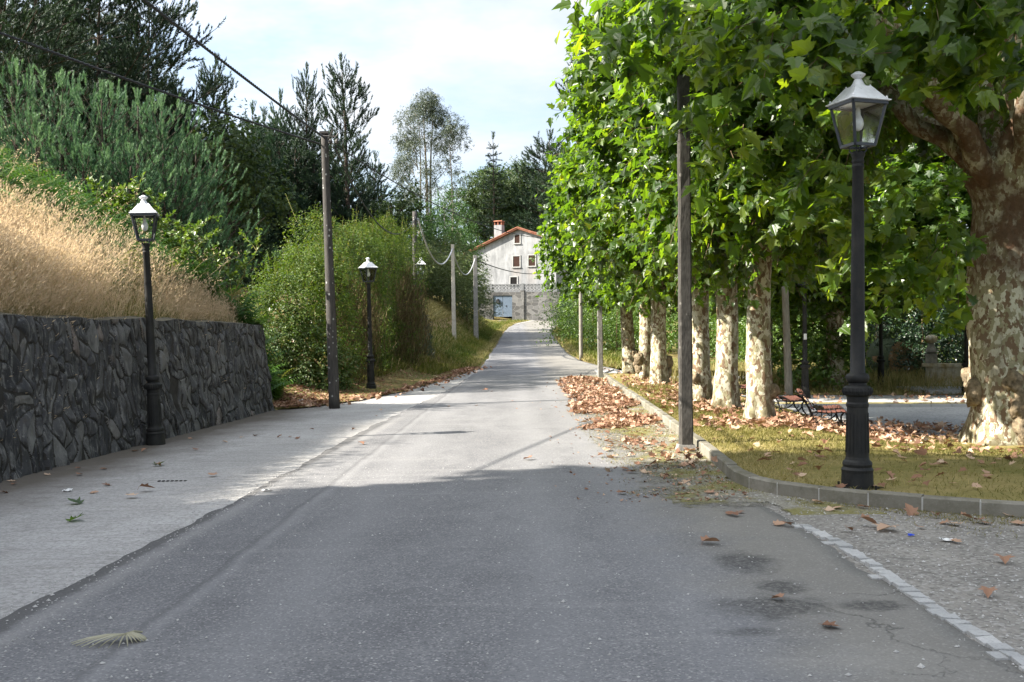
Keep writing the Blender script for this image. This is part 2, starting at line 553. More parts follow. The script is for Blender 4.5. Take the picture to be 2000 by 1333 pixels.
def m_granite_wall():
    t = NT('granite_terrace_masonry')
    p = t.objc()
    bk = t.vor(t.scale(p, (1.5, 1.5, 2.4)), 1.0, feature='DISTANCE_TO_EDGE', rand=.7)
    cc = t.n('SeparateColor', {0: t.vor(t.scale(p, (1.5, 1.5, 2.4)), 1.0, out=1, rand=.7)}, out=0)
    c = t.mix(cc, (.075, .074, .072), (.165, .163, .158))
    c = t.mix(t.rmp(bk, .0, .05, .7, 0), c, (.27, .26, .245))
    x, y, z = xyz(t, p)
    dk = t.ma('MULTIPLY', t.rmp(x, .2, -1.2, 0, .8), t.rmp(t.noise(p, 2.6, 6, .7), .42, .55))
    c = t.mix(dk, c, (.05, .05, .05))
    c = t.mix(t.rmp(t.noise(p, 1.4, 5), .55, .7, 0, .45), c, (.085, .08, .06))
    return t.done(t.bsdf(c, .95, .1))
M['granite'] = m_granite_wall()
def m_mossstone():
    t = NT('mossy_park_stone')
    p = t.objc()
    c = t.mix(t.rmp(t.noise(p, 3, 6, .7), .4, .65), (.46, .43, .36), (.28, .21, .08))
    c = t.mix(t.rmp(t.noise(t.scale(p, (4, 4, .8)), 2.0, 5), .5, .7, 0, .6), c, (.09, .08, .05))
    return t.done(t.bsdf(c, .95, .1, 0, t.bump(t.noise(p, 20, 4), .5, .02)))
M['mossstone'] = m_mossstone()
M['finial'] = plain('lichen_stone', (.21, .2, .175), .95, .1, var=.4, sc=9, bump=.5)
def m_tiles():
    t = NT('clay_roof_tiles')
    p = t.objc()
    x, y, z = xyz(t, p)
    w = t.ma('SINE', t.ma('MULTIPLY', y, 26))
    c = t.mix(t.rmp(t.noise(p, 2.2, 5), .35, .65), (.20, .075, .048), (.33, .15, .095))
    c = t.mix(t.rmp(t.noise(p, 5, 5), .6, .72, 0, .6), c, (.12, .1, .06))
    c = t.mix(t.rmp(w, -.9, -.3, .6, 0), c, (.07, .035, .025))
    return t.done(t.bsdf(c, .9, .2, 0, t.bump(w, .6, .05)))
M['tiles'] = m_tiles()
M['shutter'] = plain('brown_slatted_shutter', (.045, .022, .015), .8, .2)
M['dark_room'] = plain('unlit_interior', (.012, .011, .011), .9, .1)
M['bluedoor'] = plain('grey_blue_painted_metal', (.09, .125, .17), .55, .4, var=.12, sc=3)
M['blackmetal'] = plain('black_metal', (.02, .02, .022), .5, .4)
M['lattice'] = plain('grey_concrete_lattice', (.16, .165, .17), .9, .1, var=.35)
M['frame'] = plain('dirty_white_frame', (.3, .3, .29), .8, .2)

# ---- iron, poles, bench
def m_iron():
    t = NT('painted_cast_iron')
    p = t.objc()
    c = t.mix(t.rmp(t.noise(p, 7, 6, .7), .35, .7), (.010, .0105, .011), (.024, .0235, .021))
    c = t.mix(t.rmp(t.noise(t.scale(p, (5, 5, 1.2)), 2.2, 5), .58, .72, 0, .5), c, (.042, .038, .027))
    c = t.mix(t.rmp(t.noise(p, 45, 3), .7, .76, 0, .35), c, (.1, .075, .05))
    return t.done(t.bsdf(c, .62, .25, 0, t.bump(t.noise(p, 60, 3), .25, .006)))
M['iron'] = m_iron()
def m_zinc():
    t = NT('weathered_zinc')
    p = t.objc()
    c = t.mix(t.rmp(t.noise(p, 9, 5), .35, .7), (.66, .67, .69), (.86, .87, .89))
    c = t.mix(t.rmp(t.noise(p, 14, 4), .63, .7, 0, .8), c, (.12, .12, .13))
    return t.done(t.bsdf(c, .38, .5, .15))
M['zinc'] = m_zinc()
M['lanternframe'] = plain('dark_blue_grey_frame', (.028, .033, .042), .45, .5)
def m_glass():
    t = NT('lantern_glass')
    tr = t.n('BsdfTransparent', {'Color': (.97, .98, .98)})
    gl = t.n('BsdfGlossy', {'Color': (1, 1, 1), 'Roughness': .08})
    fr = t.n('Fresnel', {'IOR': 1.18})
    return t.done(t.n('MixShader', {0: fr, 1: tr, 2: gl}))
M['glass'] = m_glass()
M['bulb'] = plain('frosted_bulb', (.7, .7, .68), .3, .5)
def m_post(name, c0, c1, lich, amt, stretch=.15):
    t = NT(name)
    p = t.objc()
    c = t.mix(t.rmp(t.noise(t.scale(p, (1, 1, stretch)), 22, 5, .7), .35, .65), c0, c1)
    c = t.mix(t.rmp(t.noise(p, 2.2, 5), .5, .75, 0, .5), c, tuple(k * .5 for k in c0))
    v = t.vor(t.scale(p, (1, 1, .8)), 13)
    sel = t.n('SeparateColor', {0: t.vor(t.scale(p, (1, 1, .8)), 13, out=1)}, out=0)
    spots = t.ma('MULTIPLY', t.rmp(v, .22, .30, 1, 0), t.rmp(sel, 1 - amt, 1 - amt + .02))
    c = t.mix(t.ma('MULTIPLY', spots, .85), c, lich)
    return t.done(t.bsdf(c, .92, .15, 0, t.bump(t.noise(t.scale(p, (1, 1, .3)), 40, 4), .5, .01)))
M['oldpole'] = m_post('tarred_pole_with_lichen', (.050, .047, .044), (.085, .079, .073), (.38, .38, .36), .34)
M['concpole'] = m_post('grey_concrete_pole', (.15, .145, .135), (.27, .26, .24), (.4, .39, .36), .12, .6)
M['shadeconc'] = m_post('shade_toned_concrete', (.042, .039, .035), (.075, .07, .063), (.16, .15, .135), .12, .6)  # pole concrete darkened to stand in for the shade on its front face
M['palepole'] = m_post('pale_concrete_pole', (.36, .33, .27), (.46, .43, .37), (.5, .5, .47), .05, .6)
M['woodpost'] = m_post('weathered_wooden_post', (.16, .145, .12), (.27, .25, .215), (.4, .39, .36), .1)
M['cable'] = plain('black_cable', (.035, .035, .037), .6, .3)
M['greycable'] = plain('grey_sleeved_cable', (.42, .42, .43), .5, .4)
M['insul'] = plain('dark_fittings', (.05, .045, .04), .6, .3)
M['slat'] = plain('red_brown_bench_slat', (.14, .06, .046), .5, .4, var=.3, sc=12, bump=.2)
M['paper'] = plain('white_paper', (.7, .7, .68), .8, .2, var=.1)
M['blueplastic'] = plain('blue_plastic', (.02, .07, .6), .35, .5, var=.05)
M['rock'] = plain('pale_rock', (.42, .41, .39), .95, .1, var=.3, bump=.5)
M['slot'] = plain('dark_slot', (.008, .008, .008), .95, .05)

# ---- bark
def m_planebark():
    t = NT('plane_bark_camouflage')
    p = t.objc()
    q = t.scale(p, (1, 1, .62))
    wv = t.scale(t.noise(q, 14, 4, .6, out=1), (.05, .05, .05))
    q2 = t.n('VectorMath', {0: q, 1: wv}, operation='ADD')
    n1 = t.noise(q2, 11.5, 3, .45)
    n2 = t.noise(t.n('VectorMath', {0: q2, 1: (7.3, 2.1, 4.4)}, operation='ADD'), 13, 3, .5)
    n3 = t.noise(t.n('VectorMath', {0: q2, 1: (1.7, 9.1, 3.4)}, operation='ADD'), 19, 2, .4)
    c = t.mix(t.rmp(t.noise(p, 2.0, 4), .3, .7), (.45, .43, .325), (.58, .56, .455))
    c = t.mix(t.rmp(n1, .50, .515), c, (.27, .25, .155))
    c = t.mix(t.rmp(n2, .54, .555), c, (.17, .115, .072))
    c = t.mix(t.rmp(n3, .62, .64, 0, .9), c, (.33, .29, .2))
    c = t.mix(t.rmp(t.noise(t.scale(p, (2.6, 2.6, .55)), 1.3, 5, .65), .52, .66, 0, .55), c, t.mix(n2, (.085, .07, .052), (.21, .175, .13)))
    c = t.mix(t.rmp(t.noise(p, 34, 4, .7), .55, .75, 0, .45), c, (.12, .10, .07))
    kn = t.vor(t.scale(p, (1, 1, .8)), 2.3)
    c = t.mix(t.rmp(kn, .06, .10, .8, 0), c, (.045, .035, .025))
    x, y, z = xyz(t, p)
    # rough brown bark of pollard heads, also painting shade onto the limbs; mossy foot
    rd = t.ma('MULTIPLY', t.ma('MULTIPLY', t.rmp(z, 2.3, 2.75), t.rmp(z, 5.4, 4.6)), t.rmp(t.noise(p, 3, 5), .35, .55, .15, .95))
    c = t.mix(rd, c, t.mix(t.noise(p, 16, 5), (.05, .03, .02), (.15, .085, .052)))
    ft = t.ma('MULTIPLY', t.rmp(z, .55, .05), t.rmp(t.noise(p, 5, 5), .42, .6))
    c = t.mix(ft, c, (.10, .085, .045))
    h = t.ma('ADD', t.ma('ADD', t.rmp(n1, .52, .55), t.rmp(n2, .545, .575)), t.noise(p, 18, 4))
    return t.done(t.bsdf(c, .85, .2, 0, t.bump(h, .45, .012)))
M['planebark'] = m_planebark()
M['burl'] = plain('knobbly_burl_bark', (.19, .15, .1), .95, .1, var=.6, sc=14, bump=.9, bsc=24)
M['pinebark'] = plain('pine_bark', (.06, .047, .038), .95, .1, var=.5, sc=8, bump=.5)
M['eucbark'] = plain('pale_eucalyptus_bark', (.27, .24, .21), .9, .1, var=.35, sc=2)
M['twig'] = plain('brown_twig', (.13, .095, .055), .9, .1, var=.4)
M['greentwig'] = plain('green_shoot', (.16, .15, .05), .8, .2, var=.3)

# ---- foliage
M['planeleaf'] = leafmat('plane_leaf', [(0, (.018, .042, .010)), (.35, (.032, .070, .012)), (.72, (.055, .105, .013)), (.94, (.09, .135, .017)), (.993, (.13, .135, .018)), (1, (.14, .11, .02))], .48, (4.1, 3.6, .8), .40, .6, back=(.07, .085, .05))
M['youngpine'] = leafmat('young_pine_needles', [(0, (.020, .054, .032)), (.45, (.066, .145, .077)), (1, (.21, .32, .175))], .32, (1, 1.1, .7), .5, .3)
M['darkpine'] = leafmat('dark_pine_needles', [(0, (.014, .030, .017)), (.6, (.026, .050, .027)), (1, (.046, .076, .036))], .18, (1, 1.1, .6), .55, .3)
M['midpine'] = leafmat('mid_pine_needles', [(0, (.018, .044, .026)), (.6, (.034, .070, .040)), (1, (.062, .105, .052))], .2, (1, 1.1, .6), .55, .3)
M['eucleaf'] = leafmat('eucalyptus_leaf', [(0, (.045, .065, .045)), (.6, (.075, .1, .068)), (1, (.12, .145, .09))], .2, (1, 1, .6), .45, .4)
M['oakleaf'] = leafmat('oak_leaf', [(0, (.03, .05, .02)), (.5, (.05, .085, .028)), (1, (.085, .12, .035))], .28, (1.2, 1.3, .5), .5, .3)
M['robinia'] = leafmat('locust_leaf', [(0, (.026, .07, .019)), (.5, (.048, .11, .026)), (1, (.085, .155, .036))], .26, (1.2, 1.3, .5), .45, .3)
M['broom'] = leafmat('broom_stem', [(0, (.05, .075, .032)), (.5, (.085, .115, .045)), (1, (.13, .155, .06))], .25, (1.1, 1.1, .5), .6, .2)
M['hedgeleaf'] = leafmat('hedge_leaf', [(0, (.026, .058, .012)), (.5, (.066, .115, .019)), (.9, (.13, .175, .03)), (1, (.19, .165, .04))], .38, (1.4, 1.4, .45), .5, .28)
M['bramble'] = leafmat('bramble_leaf', [(0, (.05, .095, .03)), (.55, (.10, .165, .045)), (.8, (.16, .15, .055)), (1, (.27, .15, .08))], .3, (1.2, 1.2, .5), .4, .5)
M['drytwigs'] = leafmat('dry_hedge_twig', [(0, (.05, .04, .022)), (.6, (.11, .085, .045)), (1, (.2, .16, .085))], .15, (1, 1, .6), .8, .1)
M['laurel'] = leafmat('laurel_leaf', [(0, (.012, .03, .014)), (.6, (.025, .055, .024)), (1, (.05, .085, .036))], .15, (1, 1.3, .5), .35, .55)
M['shrub'] = leafmat('shrub_leaf', [(0, (.045, .095, .016)), (.6, (.09, .16, .025)), (1, (.15, .21, .04))], .35, (1.3, 1.3, .5), .4, .5)
M['fern'] = leafmat('bracken_frond', [(0, (.045, .11, .024)), (.55, (.08, .17, .036)), (.9, (.13, .21, .045)), (1, (.26, .22, .07))], .35, (1.2, 1.3, .5), .55, .25)
M['drygrass'] = leafmat('dry_grass', [(0, (.40, .325, .20)), (.5, (.62, .52, .35)), (.9, (.76, .65, .46)), (1, (.22, .24, .07))], .5, (1, .95, .8), .7, .2)
M['seed'] = leafmat('grass_seed_head', [(0, (.50, .39, .27)), (1, (.70, .57, .42))], .5, (1, .95, .8), .8, .1)
M['greengrass'] = leafmat('green_grass', [(0, (.055, .085, .012)), (.5, (.11, .135, .022)), (1, (.22, .2, .05))], .3, (1.1, 1.1, .5), .6, .2)
M['lawngrass'] = leafmat('lawn_blade', [(0, (.085, .09, .022)), (.45, (.20, .18, .058)), (1, (.42, .345, .18))], .3, (1.1, 1.1, .5), .7, .15)
M['straw'] = leafmat('tall_straw', [(0, (.12, .13, .035)), (.5, (.26, .225, .085)), (1, (.40, .33, .16))], .3, (1, 1, .7), .7, .2)
M['dryleaf'] = leafmat('dry_plane_leaf', [(0, (.11, .055, .034)), (.35, (.26, .14, .088)), (.75, (.41, .255, .17)), (1, (.58, .44, .32))], .15, (1.1, 1, .7), .65, .25)
M['palmfrond'] = leafmat('dry_palm_frond', [(0, (.28, .26, .17)), (1, (.40, .385, .28))], .15, (1, 1, .8), .6, .3)
M['hay'] = plain('straw_bale', (.34, .22, .125), .95, .1, var=.45, sc=30, bump=.8, bsc=60)
M['netwrap'] = plain('green_net_wrap', (.1, .13, .08), .8, .2)
# ---------------------------------------------------------------- terrain functions
XL = np.array([(-40, -3.25), (-10, -3.0), (5.75, -2.87), (10.2, -2.67), (16.2, -2.5), (21.5, -2.26), (32, -1.7), (42, -1.37), (56, -1.18), (75, -1.0), (98, -.73), (108, -.3), (114, .6), (119, 2.6), (122.5, 6)])
XR = np.array([(-40, 2.3), (4, 2.3), (7.9, 2.25), (10, 2.2), (34, 2.6), (38, 4.0), (41, 4.3), (44, 3.7), (48, 3.2), (56, 3.0), (75, 3.3), (98, 3.75), (108, 4.6), (114, 6.4), (119, 10)])
AP = np.array([(-40, -8), (11.7, -5.84), (22.6, -5.27), (23.2, -4.7), (25.5, -3.75), (30, -3.0), (36, -2.35), (41, -1.75), (43.5, -1.3)])
def xl(y): return np.interp(y, XL[:, 0], XL[:, 1])
def xr(y): return np.interp(y, XR[:, 0], XR[:, 1])
def xap(y): return np.interp(y, AP[:, 0], AP[:, 1])
def xwall(y): return -5.84 + (np.asarray(y, float) - 11.7) * .0518
_ZR = np.array([(-60, 0), (26, 0), (34, .02), (42, .12), (56, .5), (75, 1.0), (98, 1.75), (112, 2.55), (122, 3.4), (130, 3.6), (145, 6.5), (165, 11), (200, 16), (260, 22), (600, 40)])
def zr(y):
    y = np.asarray(y, float)
    return sum(np.interp(y + o, _ZR[:, 0], _ZR[:, 1]) for o in (-4, -2, 0, 2, 4)) / 5
_PL = np.array([(-60, .5), (24, .5), (45, 2.75), (60, 3.3), (75, 3.9), (100, 4.4), (118, 4.4), (145, 7), (165, 11.5), (200, 16), (600, 40)])
def gz(x, y):
    x = np.asarray(x, float); y = np.asarray(y, float)
    base = zr(y)
    tl = -.02 * np.clip(2.5 - x, 0, 8.5)
    # right side: park falls gently away
    park = -.25 * sstep(3.9, 6.2, x) * sstep(10, 15.5, y) * (1 - sstep(45, 60, y))
    z = base + tl * (1 - sstep(60, 90, y)) + park
    z = z + sstep(10, 60, x) * (1 - sstep(45, 90, y)) * .5 + sstep(6, 30, x - xr(y)) * sstep(48, 70, y) * 1.5
    # left side beyond the wall: verge and plateau
    e = np.where(y < 45, xap(y), xl(y)) - x
    pl = np.interp(y, _PL[:, 0], _PL[:, 1]) + np.clip(e - 6, 0, 60) * .075
    w = sstep(.5, 5.0, e) * sstep(23, 27, y) * (1 - sstep(104, 116, y) * (1 - sstep(5, 14, e)))
    z = z * (1 - w) + np.maximum(z, pl) * w
    # bank held by the wall
    b = xwall(y) - .30 - x
    bank = 1.66 + 9 * (1 - np.exp(-np.clip(b - .3, 0, 99) / 13.0))
    wb = sstep(0, .3, b) * (1 - sstep(22.3, 24.2 + np.clip(b, 0, 30) * .28, y))
    return z * (1 - wb) + bank * wb

def paved(x, y):
    a = (y < 45) & (x > np.where(y < 22.8, xwall(y) - .25, xap(y) - .1)) & (x < 26)
    b = (y >= 45) & (x > xl(y) - .35) & (x < xr(y) + .35)
    return a | b

gx = np.unique(np.concatenate([np.arange(-320, -40, 14), np.arange(-40, -14, 1), np.arange(-14, 12, .25), np.arange(12, 40, 1), np.arange(40, 330, 14)]))
gy = np.unique(np.concatenate([np.arange(-60, -6, 3), np.arange(-6, 50, .4), np.arange(50, 132, 1), np.arange(132, 620, 12)]))
X, Y = np.meshgrid(gx, gy)
Z = gz(X, Y)
wv = Wob(3, .35)
Z = np.where(paved(X, Y), Z - .09, Z + .05 * wv(np.stack([X, Y, X * 0], -1)) * (Y > 23))
g = G(); g.add(*grid(X, Y, Z))
tag(g.obj('ground', M['terrain'], smooth=True), kind='structure')

def sheet(name, mat, ys, lo, hi, nx, dz, kind='structure', jit=0.0, skirt=0.0, seed=1, sm=True):
    """a strip between two edge functions, dz above the base height"""
    ys = np.asarray(ys, float)
    a, b = lo(ys), hi(ys)
    if jit:
        r = np.random.default_rng(seed)
        k = np.cumsum(r.normal(size=len(ys))); k = np.convolve(r.normal(size=len(ys) + 8), np.ones(5) / 5, 'same')[4:-4]
        a = a + k * jit
        k = np.convolve(r.normal(size=len(ys) + 8), np.ones(5) / 5, 'same')[4:-4]
        b = b + k * jit
    u = np.linspace(0, 1, nx)
    X = a[:, None] * (1 - u) + b[:, None] * u
    Y = np.repeat(ys[:, None], nx, 1)
    Z = gz(X, Y) + (dz(ys)[:, None] if callable(dz) else dz)
    if skirt:
        X = np.concatenate([X[:, :1] - .012, X, X[:, -1:] + .012], 1); Y = np.concatenate([Y[:, :1], Y, Y[:, -1:]], 1)
        Z = np.concatenate([Z[:, :1] - skirt, Z, Z[:, -1:] - skirt], 1)
    g = G(); g.add(*grid(X, Y, Z))
    o = g.obj(name, mat, smooth=sm)
    return tag(o, kind=kind)

def fl(v): return lambda y: np.full(len(y), float(v))
# road lies a finger's width over its neighbours
ysn = np.unique(np.concatenate([np.arange(-12, 46, .12), np.arange(46, 123, .5)]))
sheet('road', M['asphalt'], ysn, xl, xr, 34, .0, jit=.05, skirt=.05, seed=4)
sheet('concrete_apron', M['apron'], np.arange(-12, 43.6, .3), lambda y: np.where(y < 22.9, xwall(y) - .12, xap(y)), lambda y: xl(y) + .12, 16, -.022, jit=0)
def xk(y):       # kerb face, the lawn starts here
    return np.interp(y, [10.2, 10.6, 13.3, 18.6, 27, 35.2], [2.27, 2.28, 2.42, 2.62, 2.90, 3.14])
def strip_lo(y):
    return np.interp(y, [8.0, 9.0, 10.1, 15.3, 28, 34, 36.5], [2.3, 1.5, 1.12, 1.1, 1.5, 1.75, 2.2])
sheet('mossy_gravel_strip', M['strip'], np.arange(8.3, 36.2, .15), strip_lo, lambda y: np.where(y > 10.3, xk(y) + .05, 2.6 + (10.3 - y) * .3), 10, lambda y: .004 - .03 * (1 - sstep(8.3, 8.7, y)), jit=.16, seed=8)
sheet('gravel_lot', M['lot'], np.arange(-12, 9.3, .2), fl(2.14), fl(26), 40, -.004)
# moss patches at the foot of the kerb front
KERB = np.array([(3.15, 35.6), (2.90, 27), (2.62, 18.6), (2.42, 13.3), (2.30, 11.2), (2.26, 10.5), (2.28, 10.05), (2.38, 9.7), (2.58, 9.40), (2.90, 9.08), (3.4, 8.72), (4.1, 8.38), (5.2, 8.06), (7, 7.75), (11, 7.3), (18, 6.9)])
def resample(P, step):
    d = np.concatenate([[0], np.cumsum(np.linalg.norm(np.diff(P, axis=0), axis=1))])
    t = np.arange(0, d[-1], step)
    # smooth by dense linear + blur
    q = np.stack([np.interp(t, d, P[:, k]) for k in range(P.shape[1])], 1)
    return q
kd = resample(KERB, .05)
for _ in range(12):
    kd[1:-1] = (kd[:-2] + kd[1:-1] * 2 + kd[2:]) / 4
kd3 = np.concatenate([kd, gz(kd[:, 0], kd[:, 1])[:, None]], 1)

# kerb of separate stones with pale joints (one continuous kerb)
g = G()
r = np.random.default_rng(5)
step = 9                                     # 0.45 m stones
KH = .125
for i in range(0, len(kd) - step, step):
    p0, p1 = kd3[i], kd3[i + step]
    d = unit(p1[:2] - p0[:2]); nrm = np.array([d[1], -d[0]])   # points to the lawn?
    lawnside = np.array([-d[1], d[0]])
    gap = .007
    a = p0[:2] + d * gap; b = p1[:2] - d * gap
    hz = KH + r.normal() * .004
    V = []
    for q, zz in ((a, p0[2]), (b, p1[2])):
        V += [(*q, zz - .06), (*(q + lawnside * .11), zz - .06), (*(q + lawnside * .11), zz + hz), (*(q + lawnside * .015), zz + hz), (*q, zz + hz - .015)]
    f5 = [np.array([[0, 1, 2, 3, 4]]), np.array([[9, 8, 7, 6, 5]])]
    f4 = np.array([[0, 5, 6, 1], [1, 6, 7, 2], [2, 7, 8, 3], [3, 8, 9, 4], [4, 9, 5, 0]])
    g.add(V, f5 + [f4], 0, r.random())
    V = []
    for q, zz in ((p1[:2] - d * gap, p1[2]), (p1[:2] + d * gap, p1[2])):
        V += [(*(q + lawnside * .003), zz - .05), (*(q + lawnside * .10), zz - .05), (*(q + lawnside * .10), zz + KH - .004), (*(q + lawnside * .003), zz + KH - .010)]
    g.add(V, [np.array([[0, 1, 2, 3], [7, 6, 5, 4], [0, 4, 5, 1], [1, 5, 6, 2], [2, 6, 7, 3], [3, 7, 4, 0]])], 1)
tag(g.obj('kerb', [M['kerb'], M['joint']]), kind='structure')

# lawn, bounded by the kerb: rows across y with the kerb as left edge
def kerb_x(y):
    """left edge of the lawn at depth y (first part of the kerb)"""
    k = kd[kd[:, 1] > 9.6]
    o = np.argsort(k[:, 1])
    return np.interp(y, k[o, 1], k[o, 0])
def lawn_h(x, y):
    return gz(x, y) + .105
def kerb_yfront(x):
    k = kd[kd[:, 1] < 10.06]
    o = np.argsort(k[:, 0])
    return np.interp(x, k[o, 0], k[o, 1])
g = G()
ysl = np.concatenate([np.linspace(0, 1, 90) ** 1.6])
xs = np.unique(np.concatenate([np.linspace(2.36, 3.4, 32), np.linspace(3.4, 9, 40), np.linspace(9, 18, 12)]))
# part one: in front (columns start on the front kerb and run back to y = 10.3)
Xc = np.repeat(xs[None], 24, 0)
y0 = kerb_yfront(xs) + .06
Yc = y0[None] + (10.3 - y0[None]) * np.linspace(0, 1, 24)[:, None]
lw = Wob(21, 1.3)
def lz(X, Y): return lawn_h(X, Y) + .012 * lw(np.stack([X, Y, X * 0], -1)) + .06 * np.exp(-((X - 7.36) ** 2 + (Y - 15.2) ** 2) / .9)
g.add(*grid(Xc, Yc, lz(Xc, Yc)))
yy = np.linspace(10.3, 35.4, 120)
xe = np.interp(yy, [10.3, 15.2, 16.4, 35.4], [18, 18, 6.1, 6.1])
u = np.linspace(0, 1, 40)
Xc = (kerb_x(yy) + .06)[:, None] * (1 - u) + xe[:, None] * u
Yc = np.repeat(yy[:, None], 40, 1)
g.add(*grid(Xc, Yc, lz(Xc, Yc)))
tag(g.obj('lawn', M['lawn'], smooth=True), kind='structure')
# park path (grey gravel) right of the benches, and cross path by the end of the kerb
sheet('park_path', M['path'], np.arange(15.6, 24.6, .3), lambda y: np.interp(y, [15.6, 16.6, 18, 25], [9, 6.4, 5.9, 5.9]), fl(24), 40, .02)
sheet('cross_path', M['path'], np.arange(25.8, 29.4, .3), fl(3.9), fl(24), 30, .015, jit=.03)
sheet('side_path', M['path'], np.arange(36.3, 40.5, .3), fl(3.2), fl(24), 30, .004, jit=.04)
sheet('park_grass', M['lawn'], np.arange(24.4, 26.0, .3), fl(5.9), fl(24), 30, .035)
sheet('park_meadow', M['lawn'], np.arange(29.2, 45.1, .5), lambda y: np.where(y < 36.2, 6.0, np.where(y < 40.5, 24.0, xr(y) + .3)), fl(24.2), 30, .03)
# white edging along the far side of the path
g = G()
for k in range(34):
    x0 = 6.0 + k * .5
    V, F = bar((x0, 24.45, gz(x0, 24.45) + .045), (x0 + .485, 24.45, gz(x0 + .485, 24.45) + .045), .1, .1)
    g.add(V, F, 0, .8)
tag(g.obj('path_edging', M['cobble']), kind='structure')
# low slab of the entrance by the balustrade
g = G(); V, F = box((15.6, 30.8, -.19), (7.2, 2.6, .16)); g.add(V, F)
tag(g.obj('stone_pavement', M['path']), kind='structure')
# a pale drop kerb and hard shoulder at the mouth of the side path, left lay-by of concrete
g = G()
for k in range(9):
    a = (3.05 + k * .1, 36.4 + k * .42); b = (3.05 + (k + 1) * .1 - .01, 36.4 + (k + 1) * .42 - .03)
    V, F = bar((*a, gz(*a) + .02), (*b, gz(*b) + .02), .12, .07); g.add(V, F, 0, .9)
tag(g.obj('drop_kerb', M['cobble']), kind='structure')

# strip of granite setts at the right edge of the road
g = G()
r = np.random.default_rng(9)
y = -2.0
while y < 7.95:
    L = r.uniform(.085, .13)
    xw = 2.335 + .012 * math.sin(y * 2) + (.04 if y > 7.4 else 0) * (y - 7.4) * -2
    w = r.uniform(.085, .11)
    zz = float(gz(xw, y)) + r.normal() * .003
    V, F = box((xw + r.normal() * .008, y + L / 2, zz - .03), (w, L - .004, .085), rz=r.normal() * .03, taper=.93)
    V[4:, 2] += r.normal(size=4) * .004
    g.add(V, F, 0, r.random())
    if r.random() < .12:
        V, F = box((xw + .03 - w * .99, y + L / 2 + r.normal() * .006, zz - .031), (w * .82, L * .93, .08), rz=r.normal() * .04, taper=.9)
        V[:, 2] += r.normal() * .003
        g.add(V, F, 0, r.random())
    y += L
tag(g.obj('edge_setts', M['cobble']), kind='structure')

# mown brown field on the plateau
ysf = np.arange(44, 78, .8)
def fedge(y): return xl(y) - np.interp(y, [44, 50, 60, 78], [6.5, 3.2, 2.7, 2.7])
sheet('field', M['field'], ysf, fl(-34), fedge, 60, .03, jit=.1)
# house forecourt
sheet('forecourt', M['apron'], np.arange(112, 121.5, .5), lambda y: xl(y) - np.interp(y, [112, 116, 122], [.2, 3.2, 5.0]), lambda y: xl(y) + .3, 8, .02)

# ---------------------------------------------------------------- retaining wall of dark slate
r = np.random.default_rng(31)
W_Y0, W_Y1 = -6.0, 22.75
NV = 140
us = np.concatenate([np.arange(0, 9, .07), np.arange(9, 16.4, .03), np.linspace(16.4, W_Y1 - W_Y0, 1080)]); vs = np.linspace(0, 1.0, NV)
# stones: stretched cells, rows shifted, mixed sizes; narrow ones towards the far end
seeds = []
u = 0.0
while u < us[-1]:
    w = r.uniform(.11, .33) * (.75 if u > 16 else 1.0)
    v = r.uniform(-.1, .1)
    while v < 1.95:
        hh = r.uniform(.14, .46)
        seeds.append((u + w / 2 + r.normal() * .07, v + hh / 2 + r.normal() * .05))
        v += hh
    u += w
seeds = np.array(seeds)
U, Vv = np.meshgrid(us, vs * 1.9)
w1 = Wob(41, 7); w2 = Wob(42, 7); w3 = Wob(43, 22); w4 = Wob(44, 4.0)
P3 = np.stack([U, Vv, U * 0], -1)
Ud = U + .05 * w1(P3) + .012 * w3(P3); Vd = Vv + .06 * w2(P3)
# slabs lean: shear
lean = .22 * np.sin(U * .9) 
Us = Ud + lean * (Vd - .9)
q = np.stack([Us.ravel() * 1.35, Vd.ravel() * .80], 1)
sq = np.stack([(seeds[:, 0] + .22 * np.sin(seeds[:, 0] * .9) * (seeds[:, 1] - .9)) * 1.35, seeds[:, 1] * .80], 1)
near = np.zeros(len(q), int); d1 = np.zeros(len(q)); d2 = np.zeros(len(q))
for k in range(0, len(q), 4000):
    D = np.sqrt(((q[k:k + 4000, None] - sq[None]) ** 2).sum(-1))
    ix = np.argpartition(D, 1, axis=1)[:, :2]
    dd = np.take_along_axis(D, ix, 1)
    sw = dd[:, 0] > dd[:, 1]
    ix[sw] = ix[sw][:, ::-1]; dd[sw] = dd[sw][:, ::-1]
    near[k:k + 4000] = ix[:, 0]; d1[k:k + 4000] = dd[:, 0]; d2[k:k + 4000] = dd[:, 1]
edge = (d2 - d1)
off = r.normal(size=len(seeds)) * .013
tx = r.normal(size=len(seeds)) * .13; ty = r.normal(size=len(seeds)) * .07
hgt = off[near] + tx[near] * (q[:, 0] - sq[near, 0]) * .8 + ty[near] * (q[:, 1] - sq[near, 1])
hgt = hgt * sstep(0, .10, edge) + .024 * sstep(0, .07, edge) + .008 * w3(P3).ravel() + .012 * w1(P3 * 2).ravel()
hgt = hgt.reshape(U.shape)
yw = W_Y0 + U
topz = 1.74 + .012 * np.sin(yw * .8) + .012 * w4(P3)
fz = gz(xwall(yw) + .25, yw) - .1
Zw = fz + (topz - fz) * (Vv / 1.9)
Xw = xwall(yw) + .02 - .27 * (Vv / 1.9) + hgt - .04
g = G()
Vt, Q = grid(Xw, yw, Zw)
fr = r.random(len(seeds)) ** 1.2
cell = near.reshape(U.shape)
fa = fr[cell[:-1, :-1]].ravel()
mi = (edge.reshape(U.shape)[:-1, :-1] < .018).ravel().astype(int)
Q = Q[:, ::-1]
g.add(Vt, [Q[mi == 0], Q[mi == 1]], 0, None)
g.A[-2] = fa[mi == 0]; g.M[-1][:] = 1
